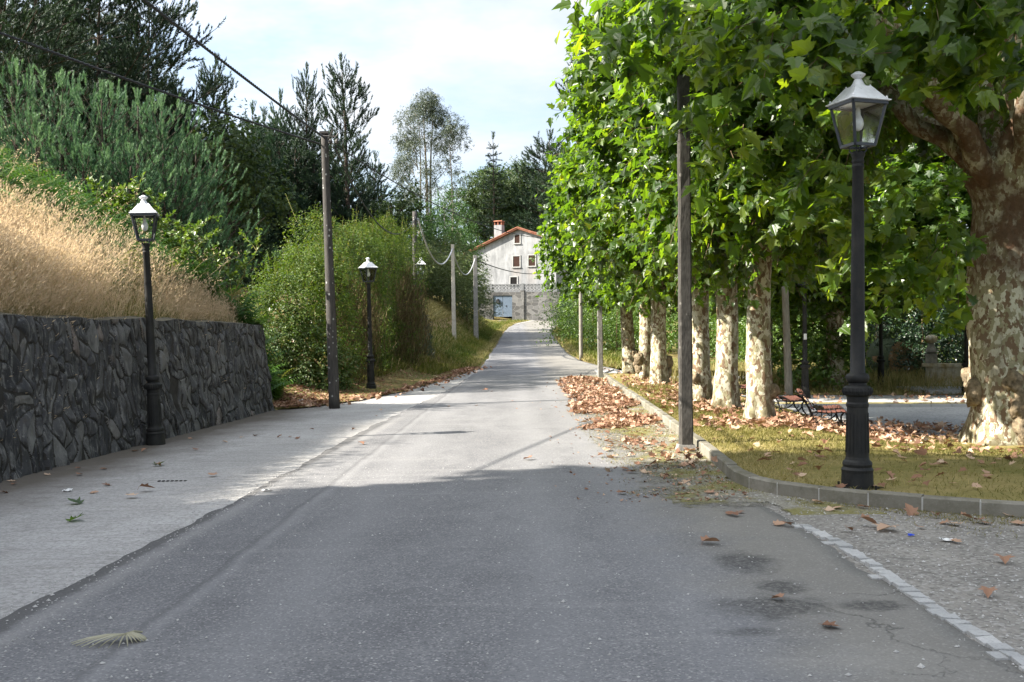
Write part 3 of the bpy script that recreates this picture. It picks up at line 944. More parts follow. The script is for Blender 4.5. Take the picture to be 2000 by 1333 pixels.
# top and far end
Xt = np.stack([Xw[-1], Xw[-1] - .2, Xw[-1] - .42], 0); Yt = np.repeat(yw[-1][None], 3, 0)
Zt = np.stack([Zw[-1], Zw[-1] + .03, Zw[-1] - .02], 0)
V2, Q2 = grid(Xt, Yt, Zt); g.add(V2, Q2[:, ::-1], 2)
e = np.arange(0, NV)
Xe = np.stack([Xw[:, -1], Xw[:, -1] - .3, Xw[:, -1] - .75], 1); Ze = np.repeat(Zw[:, -1:], 3, 1)
Ye = np.stack([yw[:, -1], yw[:, -1] + .05 + .03 * np.sin(Zw[:, -1] * 14), yw[:, -1] + .02], 1)
V3, Q3 = grid(Xe, Ye, Ze); g.add(V3, Q3, 0, r.random(len(Q3)))
wall = g.obj('retaining_wall', [M['slate'], M['mortar'], M['walltop']], smooth=False)
tag(wall, 'dark slate rubble retaining wall holding the grassy bank', 'wall')
EXPO = 1.97
# ---------------------------------------------------------------- street lamps
def make_lamp(label):
    t = empty('street_lamp', (0, 0, 0), 0, label, 'street lamp', 'cast iron street lamps')
    g = G()       # cast foot
    g.add(*lathe([(.142, 0), (.142, .03), (.138, .16), (.142, .185), (.126, .21), (.132, .235), (.126, .258), (.108, .275), (.102, .30), (.093, .72), (.093, .755), (.098, .76), (.1, .785), (.092, .80), (.096, .85), (.122, .868), (.129, .90), (.124, .93), (.108, .945), (.08, .955), (.078, .975)], 28))
    for k in range(8):                       # raised panels on the tapering shaft
        a = k * math.pi / 4
        for s in (-.022, .022):
            V, F = bar((.1005 * math.cos(a) - s * math.sin(a), .1005 * math.sin(a) + s * math.cos(a), .34), (.0925 * math.cos(a) - s * .85 * math.sin(a), .0925 * math.sin(a) + s * .85 * math.cos(a), .70), .006, .006)
            g.add(V, F)
    for k in range(24):                      # beaded collar
        a = k * math.pi / 12
        g.add(*tube([(.121 * math.cos(a), .121 * math.sin(a), .868), (.131 * math.cos(a), .131 * math.sin(a), .90), (.124 * math.cos(a), .124 * math.sin(a), .928)], .008, 4))
    g.obj('base', M['iron'], t, smooth=False)
    g = G()
    g.add(*lathe([(.078, .975), (.094, .985), (.104, 1.01), (.104, 1.035), (.094, 1.055), (.075, 1.062), (.066, 1.07), (.063, 1.5), (.057, 2.3), (.049, 2.93), (.055, 2.94), (.055, 2.955), (.049, 2.965), (.049, 2.975), (.056, 2.985), (.054, 3.0), (.050, 3.02), (.062, 3.05), (.062, 3.075), (.05, 3.085)], 24))
    g.obj('post', M['iron'], t, smooth=True)
    B, Tp, z0, z1 = .105, .178, 3.135, 3.505
    g = G()
    for sx, sy in ((1, 1), (1, -1), (-1, 1), (-1, -1)):
        g.add(*bar((sx * B, sy * B, z0), (sx * Tp * .96, sy * Tp * .96, z1), .024, .024))
        g.add(*tube([(sx * .04, sy * .04, 3.07), (sx * .055, sy * .055, 3.095), (sx * .05, sy * .05, 3.115), (sx * .075, sy * .075, 3.135)], .007, 5))
    for q, z, ww in ((B, z0, .026), (Tp, z1, .03)):
        for a, b in (((-q, -q), (q, -q)), ((q, -q), (q, q)), ((q, q), (-q, q)), ((-q, q), (-q, -q))):
            g.add(*bar((*a, z), (*b, z), ww, ww))
    fr = g.obj('lantern_frame', M['lanternframe'], t)
    for k in range(4):
        a = k * math.pi / 2
        ca, sa = math.cos(a), math.sin(a)
        def rot(p): return (p[0] * ca - p[1] * sa, p[0] * sa + p[1] * ca, p[2])
        V = [rot(p) for p in ((B - .001, -B + .01, z0 + .012), (B - .001, B - .01, z0 + .012), (Tp - .006, Tp - .014, z1 - .014), (Tp - .006, -Tp + .014, z1 - .014))]
        V = np.array(V); V2 = V - np.array([ca * .003, sa * .003, 0])
        g = G(); g.add(np.concatenate([V, V2]), [np.array([[0, 1, 2, 3], [7, 6, 5, 4], [0, 4, 5, 1], [1, 5, 6, 2], [2, 6, 7, 3], [3, 7, 4, 0]])])
        g.obj('pane', M['glass'], fr)
    g = G()       # bulb hanging under the roof
    g.add(*lathe([(.012, 3.50), (.02, 3.46), (.022, 3.42), (.045, 3.37), (.05, 3.33), (.035, 3.285), (.005, 3.27)], 12))
    g.obj('bulb', M['bulb'], t, smooth=True)
    g = G()       # zinc roof
    q2 = math.sqrt(2)
    g.add(*lathe([(.19 * q2, 3.518), (.205 * q2, 3.524), (.205 * q2, 3.532), (.178 * q2, 3.545), (.084 * q2, 3.668), (.06 * q2, 3.675)], 4, phase=math.pi / 4))
    g.add(*lathe([(.072, 3.672), (.052, 3.70), (.036, 3.735), (.03, 3.742)], 16))
    for sx, sy in ((1, 1), (1, -1), (-1, 1), (-1, -1)):
        g.add(*lathe([(.008, 3.54), (.012, 3.552), (.006, 3.566)], 6, (sx * .175, sy * .175, 0)))
        g.add(*lathe([(.006, 3.66), (.009, 3.672), (.004, 3.684)], 6, (sx * .075, sy * .075, 0)))
    rf = g.obj('lantern_roof', M['zinc'], t)
    g = G()
    g.add(*lathe([(.03, 3.742), (.034, 3.748), (.064, 3.775), (.066, 3.785), (.04, 3.80), (.03, 3.808), (.012, 3.815)], 16))
    g.obj('finial', M['zinc'], rf, smooth=True)
    return t
lamp = make_lamp('street lamp on the lawn corner, just behind the kerb stones')
lx, ly = (1675 - 1000) * 9.35 / 2000, 9.35
lamp.location = (lx, ly, lawn_h(lx, ly) - .02); lamp.rotation_euler = (0, 0, RAD(17))
g = G()
g.add(*box((0, 0, .012), (.36, .30, .024), rz=.3))
for a in (.4, 2.0, 3.5, 5.1):
    g.add(*tube([(.185 * math.cos(a), .185 * math.sin(a), .0), (.19 * math.cos(a), .19 * math.sin(a), .055)], .011, 6))
def put_lamp(px, y, lean, rz, label, sc=1.0):
    x = (px - 1000) * y / 2000
    o = dup(lamp, (x, y, float(gz(x, y)) - .03), RAD(rz), sc, label)
    o.rotation_euler = (0, RAD(lean), RAD(rz))
    return o
l2 = put_lamp(304, 15.65, -2.6, 14, 'leaning street lamp standing against the slate retaining wall')
put_lamp(725, 29.0, -1.6, 40, 'street lamp in front of the overgrown hedge, its silver roof in the sun')
put_lamp(822, 42.6, 0, 10, 'dark street lamp half swallowed by the far end of the hedge')
l5 = put_lamp(1573, 27.9, -.8, 33, 'street lamp in the park with a white sticker on its post')
put_lamp(1721, 33.2, -.5, 20, 'street lamp in the park in front of the round straw bale')
put_lamp(1888, 29.5, 0, 20, 'street lamp mostly hidden behind the thick plane trunk')
bp = g.obj('base_plate', M['iron'], lamp)
g = G(); V, F = box((.0, -.0625, 1.72), (.075, .006, .16)); g.add(V, F)
g.obj('sticker', M['paper'], l5).rotation_euler = (0, 0, -RAD(33) - .1)

# ---------------------------------------------------------------- poles
def pole(px0, px1, y, top_py, w, mat, label, base_dz=-.1, n=8, tap=.8, cat='utility pole', name='utility_pole', zb=None, kind='round', block=False):
    x = (px0 - 1000) * y / 2000
    zb = float(gz(x, y)) if zb is None else zb
    zt = CAM_Z + (HOR - top_py) * y / 2000
    H = zt - zb
    dx = (px1 - px0) * y / 2000
    t = empty(name, (x, y, zb), 0, label, cat, 'utility poles')
    g = G()
    if kind == 'square':
        zs = np.linspace(base_dz, H, 24)
        V = []
        r = np.random.default_rng(int(px0))
        for z in zs:
            f = z / H; s = w / 2 * (1 - (1 - tap) * f); c = s * .22
            for a, b in ((-s, -s + c), (-s + c, -s), (s - c, -s), (s, -s + c), (s, s - c), (s - c, s), (-s + c, s), (-s, s - c)):
                V.append((a + dx * f + r.normal() * .0025, b + r.normal() * .0025, z))
        i, j = np.meshgrid(np.arange(23), np.arange(8), indexing='ij'); j2 = (j + 1) % 8
        Q = np.stack([i * 8 + j, i * 8 + j2, (i + 1) * 8 + j2, (i + 1) * 8 + j], -1).reshape(-1, 4)
        g.add(V, [Q, (23 * 8 + np.arange(8))[None]])
    else:
        zs = np.linspace(base_dz, H, 20)
        path = [(dx * z / H, 0, z) for z in zs]
        g.add(*tube(path, [w / 2 * (1 - (1 - tap) * z / H) for z in zs], n))
    g.obj('shaft', mat, t, smooth=(kind != 'square'))
    if block:
        g = G(); V, F = box((0.0, 0, .0), (w * 1.75, w * 1.6, .16), taper=.72); g.add(V, F)
        g.obj('concrete_footing', M['concpole'], t)
    return t, np.array([x + dx, y, zt])
p1, top1 = pole(653, 634, 22.9, 259, .25, M['oldpole'], 'dark lichen spotted pole in front of the overgrown hedge', tap=.62)
p2, top2 = pole(1340, 1334, 13.3, 150, .168, M['shadeconc'], 'thick square concrete pole standing by the kerb, rising into the plane leaves', kind='square', tap=.86, block=True)
p3, top3 = pole(812, 810, 43.5, 414, .24, M['oldpole'], 'dark pole rising out of the far end of the overgrown hedge')
p4, top4 = pole(887, 884, 58, 478, .24, M['palepole'], 'pale slim pole on the grassy left verge', kind='square', tap=.75)
p5, top5 = pole(930, 928, 70, 499, .33, M['concpole'], 'rough grey pole on the left verge nearest the white house', tap=.8, kind='square')
p6, top6 = pole(1173, 1170, 34.9, 520, .18, M['concpole'], 'square concrete pole at the far end of the leaf strewn kerb', kind='square', tap=.9)
p7, top7 = pole(1135, 1133, 49.5, 452, .19, M['woodpost'], 'thin brown pole on the right verge before the far shrubs', tap=.85)
# iron fittings on the first pole
g = G()
g.add(*box((top1[0] - p1.location.x, 0, top1[2] - p1.location.z - .02), (.19, .2, .05)))
g.add(*tube([(top1[0] - p1.location.x - .05, -.1, 6.05), (top1[0] - p1.location.x + .28, -.14, 6.02), (top1[0] - p1.location.x + .34, -.14, 6.1)], .018, 5))
g.add(*tube([(top1[0] - p1.location.x + .1, -.12, 5.95), (top1[0] - p1.location.x + .22, -.13, 6.2)], .02, 5))
for a in (.16, .3):
    g.add(*lathe([(.02, 0), (.045, .02), (.05, .06), (.03, .1), (.015, .12)], 8, (top1[0] - p1.location.x + a, -.13, 5.86)))
g.obj('cable_fittings', M['insul'], p1)

# ---------------------------------------------------------------- cables
def cable(a, b, sag, rad, mat, label, n=60, twist=False, sleeve=None):
    a, b = np.array(a, float), np.array(b, float)
    t = np.linspace(0, 1, n)[:, None]
    P = a + (b - a) * t
    P[:, 2] -= 4 * sag * (t * (1 - t))[:, 0]
    g = G()
    if twist:
        m = n * 14
        tt = np.linspace(0, 1, m)[:, None]
        Q = a + (b - a) * tt; Q[:, 2] -= 4 * sag * (tt * (1 - tt))[:, 0]
        L = np.linalg.norm(b - a)
        ph = tt[:, 0] * L / .32 * 6.283
        d = unit(b - a); s = unit(np.cross(d, (0, 0, 1))); u = np.cross(s, d)
        for k in range(3):
            o = ph + k * 2.094
            g.add(*tube(Q + rad * .62 * (np.cos(o)[:, None] * s + np.sin(o)[:, None] * u), rad * .6, 5))
    else:
        g.add(*tube(P, rad, 6))
    o = g.obj('cable', mat, smooth=True)
    tag(o, label, 'cable', 'overhead cables')
    if sleeve:
        g = G(); k = slice(int(n * sleeve[0]), int(n * sleeve[1])); g.add(*tube(P[k], rad * 1.8, 8))
        g.obj('sleeve', M['greycable'], o, smooth=True)
    return o
cable(top1 + (.02, -.1, -.14), (-6.0, -9, 6.45), .3, .022, M['cable'], 'thick twisted overhead cable running steeply up to the top of the picture', twist=True)
cable(top1 + (-.1, 0, -.26), (-13.4, -6, 6.75), .48, .019, M['cable'], 'lower twisted overhead cable running to the left edge before the young pines', twist=True)
cable(top1 + (.25, -.1, -.30), top7 + (0, 0, -.12), .9, .013, M['cable'], 'thin overhead wire running right past the eucalyptus trees')
cable(top1 + (.25, -.1, -.34), top3 + (.05, 0, -.25), 1.25, .020, M['cable'], 'slack cable dropping from the lichen spotted pole to the hedge pole')
cable(top3 + (.15, 0, -.3), top4 + (0, -.1, -.25), 1.35, .035, M['greycable'], 'slack grey cable between the hedge pole and the pale pole')
cable(top4 + (0, -.1, -.3), top5 + (0, -.15, -.25), 1.25, .036, M['greycable'], 'slack grey cable between the pale pole and the rough grey pole')
# ---------------------------------------------------------------- benches
def make_bench(label):
    t = empty('park_bench', (0, 0, 0), 0, label, 'bench', 'park benches')
    L = 1.75
    for s in (-1, 1):
        y = s * (L / 2 - .14)
        g = G()
        def tb(pts, r=.016):
            pts = np.array([(a, y, b) for a, b in pts], float)
            d = np.concatenate([[0], np.cumsum(np.linalg.norm(np.diff(pts, axis=0), axis=1))])
            q = np.linspace(0, d[-1], max(8, len(pts) * 4))
            P = np.stack([np.interp(q, d, pts[:, k]) for k in range(3)], 1)
            for _ in range(2): P[1:-1] = (P[:-2] + 2 * P[1:-1] + P[2:]) / 4
            g.add(*tube(P, r, 6))
        tb([(-.44, .70), (-.40, .66), (-.34, .66), (-.26, .52), (-.17, .36), (-.12, .2), (-.16, .0)], .020)   # back leg and back
        tb([(-.17, .36), (-.06, .37), (.10, .355), (.28, .365), (.44, .385), (.50, .36), (.49, .32)], .020)     # seat bearer
        tb([(.44, .37), (.38, .28), (.42, .14), (.50, .04), (.52, .0)], .020)                                     # front leg
        tb([(-.14, .22), (-.04, .12), (.1, .085), (.26, .11), (.38, .2), (.4, .28)], .015)
        tb([(.02, .35), (.03, .26), (-.03, .18), (-.09, .2), (-.08, .27)], .011)
        tb([(.22, .355), (.2, .26), (.25, .19), (.31, .22), (.3, .29)], .011)
        tb([(-.2, .42), (-.1, .46), (-.06, .40)], .013)
        g.obj('iron_end', M['iron'], t, smooth=True)
    for (x, z, rx) in ((-.02, .395, 0), (.07, .385, .06), (.16, .383, 0), (.25, .388, -.04), (.34, .398, -.1), (.43, .402, .1), (.485, .375, .7)):
        g = G(); V, F = box((0, 0, 0), (.066, L, .026), taper=.94)
        c, s_ = math.cos(rx), math.sin(rx)
        V = np.stack([V[:, 0] * c + V[:, 2] * s_ + x, V[:, 1], -V[:, 0] * s_ + V[:, 2] * c + z], 1)
        g.add(V, F); g.obj('seat_slat', M['slat'], t)
    for (x, z, rx) in ((-.135, .43, 1.08), (-.175, .50, 1.05), (-.215, .565, 1.03), (-.255, .63, 1.0), (-.305, .70, .85), (-.375, .735, .1)):
        g = G(); V, F = box((0, 0, 0), (.062, L, .026), taper=.94)
        c, s_ = math.cos(rx), math.sin(rx)
        V = np.stack([V[:, 0] * c + V[:, 2] * s_ + x, V[:, 1], -V[:, 0] * s_ + V[:, 2] * c + z], 1)
        g.add(V, F); g.obj('back_slat', M['slat'], t)
    return t
b1 = make_bench('nearest park bench of red brown slats and curly black iron ends')
bx, by = 5.12, 17.1
b1.location = (bx, by, float(lawn_h(bx, by)) - .02); b1.rotation_euler = (0, 0, RAD(-14)); b1.scale = (.82, .82, .82)
bx, by = 5.42, 20.6
dup(b1, (bx, by, float(lawn_h(bx, by)) - .02), RAD(-8), label='second park bench, half hidden behind the speckled trunk')
bx, by = 5.85, 26.4
dup(b1, (bx, by, float(lawn_h(bx, by)) - .02), RAD(-5), label='farthest park bench, only its slatted back showing between two trunks')

# ---------------------------------------------------------------- the white house
HY = 122.0
HX, _, HZ = at(998, 619, HY)
house = empty('house', (HX, HY, HZ), RAD(-23), 'white weathered house with a red tiled roof at the end of the road', 'house')
house.scale = (1.06, 1, 1)
def hobj(name, parts, mat, parent=house, smooth=False):
    g = G()
    for p in parts: g.add(*p)
    return g.obj(name, mat, parent, smooth)
# local frame: x along the facade, -y towards the road, facade at y = 0
D = 11.0
prof = [(-5.0, 0), (5.4, 0), (5.4, 8.75), (.95, 10.35), (-5.0, 7.75)]
n = len(prof)
V = [(x, 0, z) for x, z in prof] + [(x, D, z) for x, z in prof]
g = G(); g.add(V, [np.arange(n)[None], np.arange(n, 2 * n)[::-1][None], np.array([[k, k + n, (k + 1) % n + n, (k + 1) % n] for k in range(n)])])
g.obj('wall', M['plaster'], house)
def slope(a, b, th=.16):
    (x0, z0), (x1, z1) = a, b
    V = []
    for y in (-.45, D + .3):
        V += [(x0, y, z0), (x1, y, z1), (x1, y, z1 + th), (x0, y, z0 + th)]
    return np.array(V), np.array([[0, 1, 2, 3], [7, 6, 5, 4], [0, 4, 5, 1], [1, 5, 6, 2], [2, 6, 7, 3], [3, 7, 4, 0]])
roof = hobj('roof', [slope((-5.7, 7.48), (.95, 10.38)), slope((.96, 10.38), (6.1, 8.53))], M['tiles'])
# rounded verge tiles along the gable
tl = []
for (a, b) in (((-5.7, 7.66), (.95, 10.56)), ((.95, 10.56), (6.1, 8.70))):
    m = 22
    for k in range(m):
        p = np.array(a) + (np.array(b) - np.array(a)) * k / m; q = np.array(a) + (np.array(b) - np.array(a)) * (k + .95) / m
        tl.append(tube([(p[0], -.42, p[1]), (q[0], -.42, q[1])], [.12, .095], 6))
hobj('verge_tiles', tl, M['tiles'], roof)
ch = hobj('chimney', [box((-2.35, 2.2, 10.05), (.95, .85, 2.3))], M['plaster'], roof)
hobj('chimney_cap', [box((-2.35, 2.2, 11.42), (.12, .85, .4)), box((-2.76, 2.2, 11.42), (.1, .8, .4)), box((-1.94, 2.2, 11.42), (.1, .8, .4)), box((-2.35, 2.2, 11.68), (1.15, 1.05, .12), taper=.8)], M['tiles'], ch)
def window(u, z, w, h, nm='window'):
    fr = hobj(nm, [box((u - w / 2 - .06, -.03, z), (.12, .1, h + .24)), box((u + w / 2 + .06, -.03, z), (.12, .1, h + .24)), box((u, -.03, z + h / 2 + .06), (w, .1, .12)), box((u, -.06, z - h / 2 - .06), (w + .3, .2, .12))], M['frame'])
    hobj('opening', [box((u, .02, z), (w, .06, h))], M['dark_room'], fr)
    return fr
def shutter(fr, u, z, w, h):
    hobj('shutter', [box((u, -.022, z - h / 2 + (k + .5) * h / 9), (w * .97, .02, h / 9 * .72)) for k in range(9)], M['shutter'], fr)
w1_ = window(.78, 9.2, .62, .95); shutter(w1_, .78, 9.2, .62, .95)
w2_ = window(.68, 6.55, .8, 1.25); shutter(w2_, .68, 6.55, .8, 1.25)
w3_ = window(2.55, 6.6, .8, 1.25); shutter(w3_, 2.55, 6.6, .8, 1.25)
window(.35, 4.25, .8, .9)
# terrace in front
TY = -2.2
terr = empty('garden_terrace', (HX, HY, HZ), RAD(-14), 'stone terrace with a lattice balustrade and a blue double door below the house', 'terrace')
def tobj(name, parts, mat, parent=terr): return hobj(name, parts, mat, parent)
tobj('stone_wall', [box((-2.42, TY, 1.0), (1.75, .5, 3.6)), box((3.6, TY, 1.0), (5.7, .5, 3.6)), box((-.4, TY, 2.62), (2.29, .5, .36))], M['granite'])
tobj('pier', [box((1.95, TY - .08, 1.05), (.5, .6, 3.9))], M['granite'])
tobj('terrace_floor', [box((1.5, -.97, 2.76), (9.6, 1.93, .16))], M['lattice'])
dr = tobj('double_door', [box((-.98, TY - .1, 1.2), (1.1, .06, 2.45)), box((.17, TY - .1, 1.2), (1.1, .06, 2.45))], M['bluedoor'])
hobj('letter_box', [box((-1.0, TY - .22, 1.75), (.36, .16, .42)), lathe([(.18, 0), (.16, .06), (.08, .1)], 10, (-1.0, TY - .2, 1.95))], M['blackmetal'], dr)
hobj('door_frame', [box((-1.58, TY - .06, 1.25), (.09, .16, 2.6)), box((.77, TY - .06, 1.25), (.09, .16, 2.6)), box((-.4, TY - .06, 2.5), (2.3, .16, .09))], M['lattice'], dr)
hobj('handle', [box((.02, TY - .15, 1.2), (.05, .06, .2))], M['blackmetal'], dr)
bal = []
z0, z1 = 2.86, 3.72
for z in (z0 + .04, z1): bal.append(box((1.35, TY, z), (9.3, .16, .1)))
k = -3.25
while k < 5.9:
    for (a, b) in ((0, .4), (.4, 0)):
        for zz in (0, .4):
            bal.append(bar((k + a, TY, z0 + .06 + zz), (k + b, TY, z0 + .44 + zz), .09, .055, up=(0, 1, 0)))
    bal.append(box((k, TY, (z0 + z1) / 2), (.05, .1, z1 - z0 - .08)))
    k += .42
bal.append(box((1.35, TY, z0 + .46), (9.2, .1, .05)))
bl = tobj('balustrade', bal, M['lattice'])
for u in (-3.3, -.98 - .9, 1.95, 5.9):
    hobj('balustrade_post', [box((u, TY, (z0 + z1) / 2 + .03), (.34, .22, z1 - z0 + .14))], M['lattice'], bl)
cable(top5 + (0, -.1, -.3), (HX + 6.5, HY - 2, HZ + 6.0), 1.0, .035, M['cable'], 'thin wire crossing in front of the upper windows of the house')

# ---------------------------------------------------------------- park stonework
by_ = 34.5
x0, _, _ = at(1808, 755, by_)
bt = empty('stone_parapet', (x0, by_, -.14), RAD(-20), 'low mossy stone parapet beside the dark laurel', 'stone wall')
g = G(); g.add(*box((1.9, 0, .25), (3.8, .34, .62))); g.obj('wall', M['mossstone'], bt)
g = G(); g.add(*box((1.86, 0, .62), (3.95, .44, .11))); g.obj('coping', M['mossstone'], bt)
fx, _, fz_ = at(1816, 718, by_)
fin = empty('stone_finial', (fx + .05, by_, -.14 + .675), RAD(-20), 'carved stone finial with a mossy ball standing on the parapet', 'stone ornament')
g = G(); g.add(*box((0, 0, .16), (.36, .34, .32))); g.obj('plinth', M['finial'], fin)
g = G(); g.add(*lathe([(.11, .32), (.16, .36), (.25, .38), (.24, .44), (.19, .52), (.13, .62), (.11, .66), (.15, .68)], 4, phase=math.pi / 4)); g.obj('baluster', M['finial'], fin)
g = G(); g.add(*lathe([(.04, .67), (.13, .70), (.185, .77), (.2, .82), (.175, .90), (.10, .95), (.01, .965)], 14)); g.obj('ball', M['mossstone'], fin, smooth=True)
# round straw bale
hx, hy, hz = at(1742, 745, 38)
bale = empty('straw_bale', (hx, hy, -.2), RAD(28), 'round straw bale behind the park street lamp', 'straw bale')
V, F = lathe([(.02, -.62), (.4, -.63), (.72, -.6), (.76, -.5), (.77, .0), (.76, .5), (.72, .6), (.4, .63), (.02, .62)], 30)
V = np.stack([V[:, 0], V[:, 2], V[:, 1] + .76], 1)
wb_ = Wob(77, 9); V += (.02 * wb_(V))[:, None]
g = G(); g.add(V, [f[..., ::-1] for f in F]); g.obj('straw', M['hay'], bale, smooth=True)
V, F = lathe([(.775, -.53), (.79, -.5), (.792, .5), (.775, .53)], 30)
V = np.stack([V[:, 0], V[:, 2], V[:, 1] + .76], 1)
g = G(); g.add(V, [F[0][:, ::-1]]); g.obj('net_wrap', M['netwrap'], bale, smooth=True)
# young tree stake / bare post in the park
pt, _ = pole(1541, 1533, 29.0, 560, .23, M['woodpost'], 'bare grey wooden post leaning in the park grass', cat='post', name='wooden_post', tap=.85)
del pt['group']
# small grey rail where the road bends away
rx, ry, rz_ = at(1093, 641, 101)
rl = empty('metal_rail', (rx, ry, rz_), 0, 'small grey metal rail at the right bend of the road', 'railing')
g = G()
for a in (0, 1.1):
    g = G(); g.add(*tube([(a, 0, -.3), (a, 0, .72)], .04, 6)); g.obj('upright', M['lattice'], rl)
g = G(); g.add(*tube([(-.02, 0, .70), (1.12, 0, .70)], .04, 6)); g.add(*tube([(0, 0, .2), (1.1, 0, .2)], .03, 6)); g.obj('crossbar', M['lattice'], rl)
# ---------------------------------------------------------------- generators
def shell_points(r, n, c, rad, p=2.4, lo=.6, lump=.18, seed=0, lf=2.2):
    d = rdir(n, r)
    rad = np.array(rad, float)
    s = (np.abs(d) ** p).sum(1) ** (-1 / p)
    wb = Wob(seed + 500, lf)
    k = (lo ** 3 + (1 - lo ** 3) * r.random(n)) ** (1 / 3)
    f = k * (1 + lump * wb(d * 1.0))
    P = d * (s * f)[:, None] * rad
    out = unit(d / rad)
    return P + np.array(c, float), out, k

def sprigs(g, r, P, out, nl, L, size, tmpl, m=0, up=.3, droop=.2, spread=.5, flat=.7, twig=None, tw=.006, a0=None, nout=.45):
    """twigs at P running outward, each with nl leaves set along it"""
    n = len(P)
    D = unit(out * spread + rdir(n, r) * .55 + np.array([0, 0, up]))
    L = L * r.uniform(.6, 1.3, n)
    t = np.tile(np.linspace(.15, 1, nl), n)
    i = np.repeat(np.arange(n), nl)
    sag = np.zeros((n * nl, 3)); sag[:, 2] = -droop * (t ** 2) * L[i]
    Q = P[i] + D[i] * (t * L[i])[:, None] + sag + r.normal(size=(n * nl, 3)) * (L[i] * .10)[:, None]
    side = unit(np.cross(D[i], rdir(n * nl, r)))
    T = unit(D[i] * .45 + side * .8 + np.array([0, 0, -.35]) + rdir(n * nl, r) * .25)
    N = unit(np.array([0, 0, flat]) + out[i] * nout + rdir(n * nl, r) * .55)
    s = r.uniform(size[0], size[1], n * nl) * (1.12 - .4 * t)
    tone = r.random(n)[i] * .45 + r.random(n * nl) * .55
    if a0 is not None: tone = np.clip(tone + a0, 0, .93)
    leaves(g, Q, T, N, s, tmpl, m, tone, r)
    if twig is not None:
        V, F = sticks(P, P + D * L[:, None] + np.stack([L * 0, L * 0, -droop * L], 1), tw, tw * .5)
        g.add(V, F, twig)

def rough_trunk(g, r, h, r0, r1, flare=.4, seed=0, n=26, nz=44, amp=.05, swell=None, lean=(0, 0), m=0):
    z = np.concatenate([[-.15], np.linspace(0, 1, nz) ** 1.25 * h])
    a = np.linspace(0, 2 * math.pi, n, endpoint=False)
    wb = Wob(seed, 3.2); wb2 = Wob(seed + 1, 11)
    f = np.clip(z / h, 0, 1)
    rad = r0 + (r1 - r0) * f + r0 * flare * np.exp(-np.clip(z, 0, 9) / (.55 * r0 + .1))
    if swell: rad = rad + swell[1] * np.exp(-((z - swell[0]) / swell[2]) ** 2)
    V = np.zeros((len(z), n, 3))
    D = np.stack([np.cos(a), np.sin(a)], 1)
    ph = r.uniform(0, 6.28, 3)
    for k in range(len(z)):
        q = np.concatenate([D * r0 * 2, np.full((n, 1), z[k] * .7)], 1)
        rr = rad[k] * (1 + amp * wb(q) + amp * .45 * wb2(q))
        rr = rr * (1 + .16 * np.exp(-max(z[k], 0) / .35) * np.cos(5 * a + ph[0]))
        V[k, :, :2] = D * rr[:, None] + np.array(lean) * (z[k] / h) ** 1.3 + np.array([.05 * math.sin(z[k] * 1.1 + ph[1]), .04 * math.sin(z[k] * .9 + ph[2])]) * r0 * 2
        V[k, :, 2] = z[k]
    for q in (.25, .5, .75, .92):          # rounded top
        tp = V[-1] if q == .25 else base_
        if q == .25: base_ = V[-1].copy()
        cen = base_.mean(0)
        ring = cen + (base_ - cen) * math.sqrt(1 - q * q)
        ring[:, 2] = h + q * rad[-1] * .75
        V = np.concatenate([V, ring[None]])
    mm = len(V)
    i, j = np.meshgrid(np.arange(mm - 1), np.arange(n), indexing='ij'); j2 = (j + 1) % n
    Q = np.stack([i * n + j, i * n + j2, (i + 1) * n + j2, (i + 1) * n + j], -1).reshape(-1, 4)
    g.add(V.reshape(-1, 3), [Q, ((mm - 1) * n + np.arange(n))[None]], m)

def limb(g, r, a, b, r0, r1, bow=.3, n=9, m=0, k=10):
    a, b = np.array(a, float), np.array(b, float)
    t = np.linspace(0, 1, k)[:, None]
    P = a + (b - a) * t
    P[:, 2] += bow * np.sin(math.pi * t[:, 0]) * np.linalg.norm(b - a) * .3
    P[1:-1] += r.normal(size=(k - 2, 3)) * .05 * np.linalg.norm(b - a) / 3
    g.add(*tube(P, np.linspace(r0, r1, k) * (1 + .12 * r.normal(size=k)), n), m)
    return P

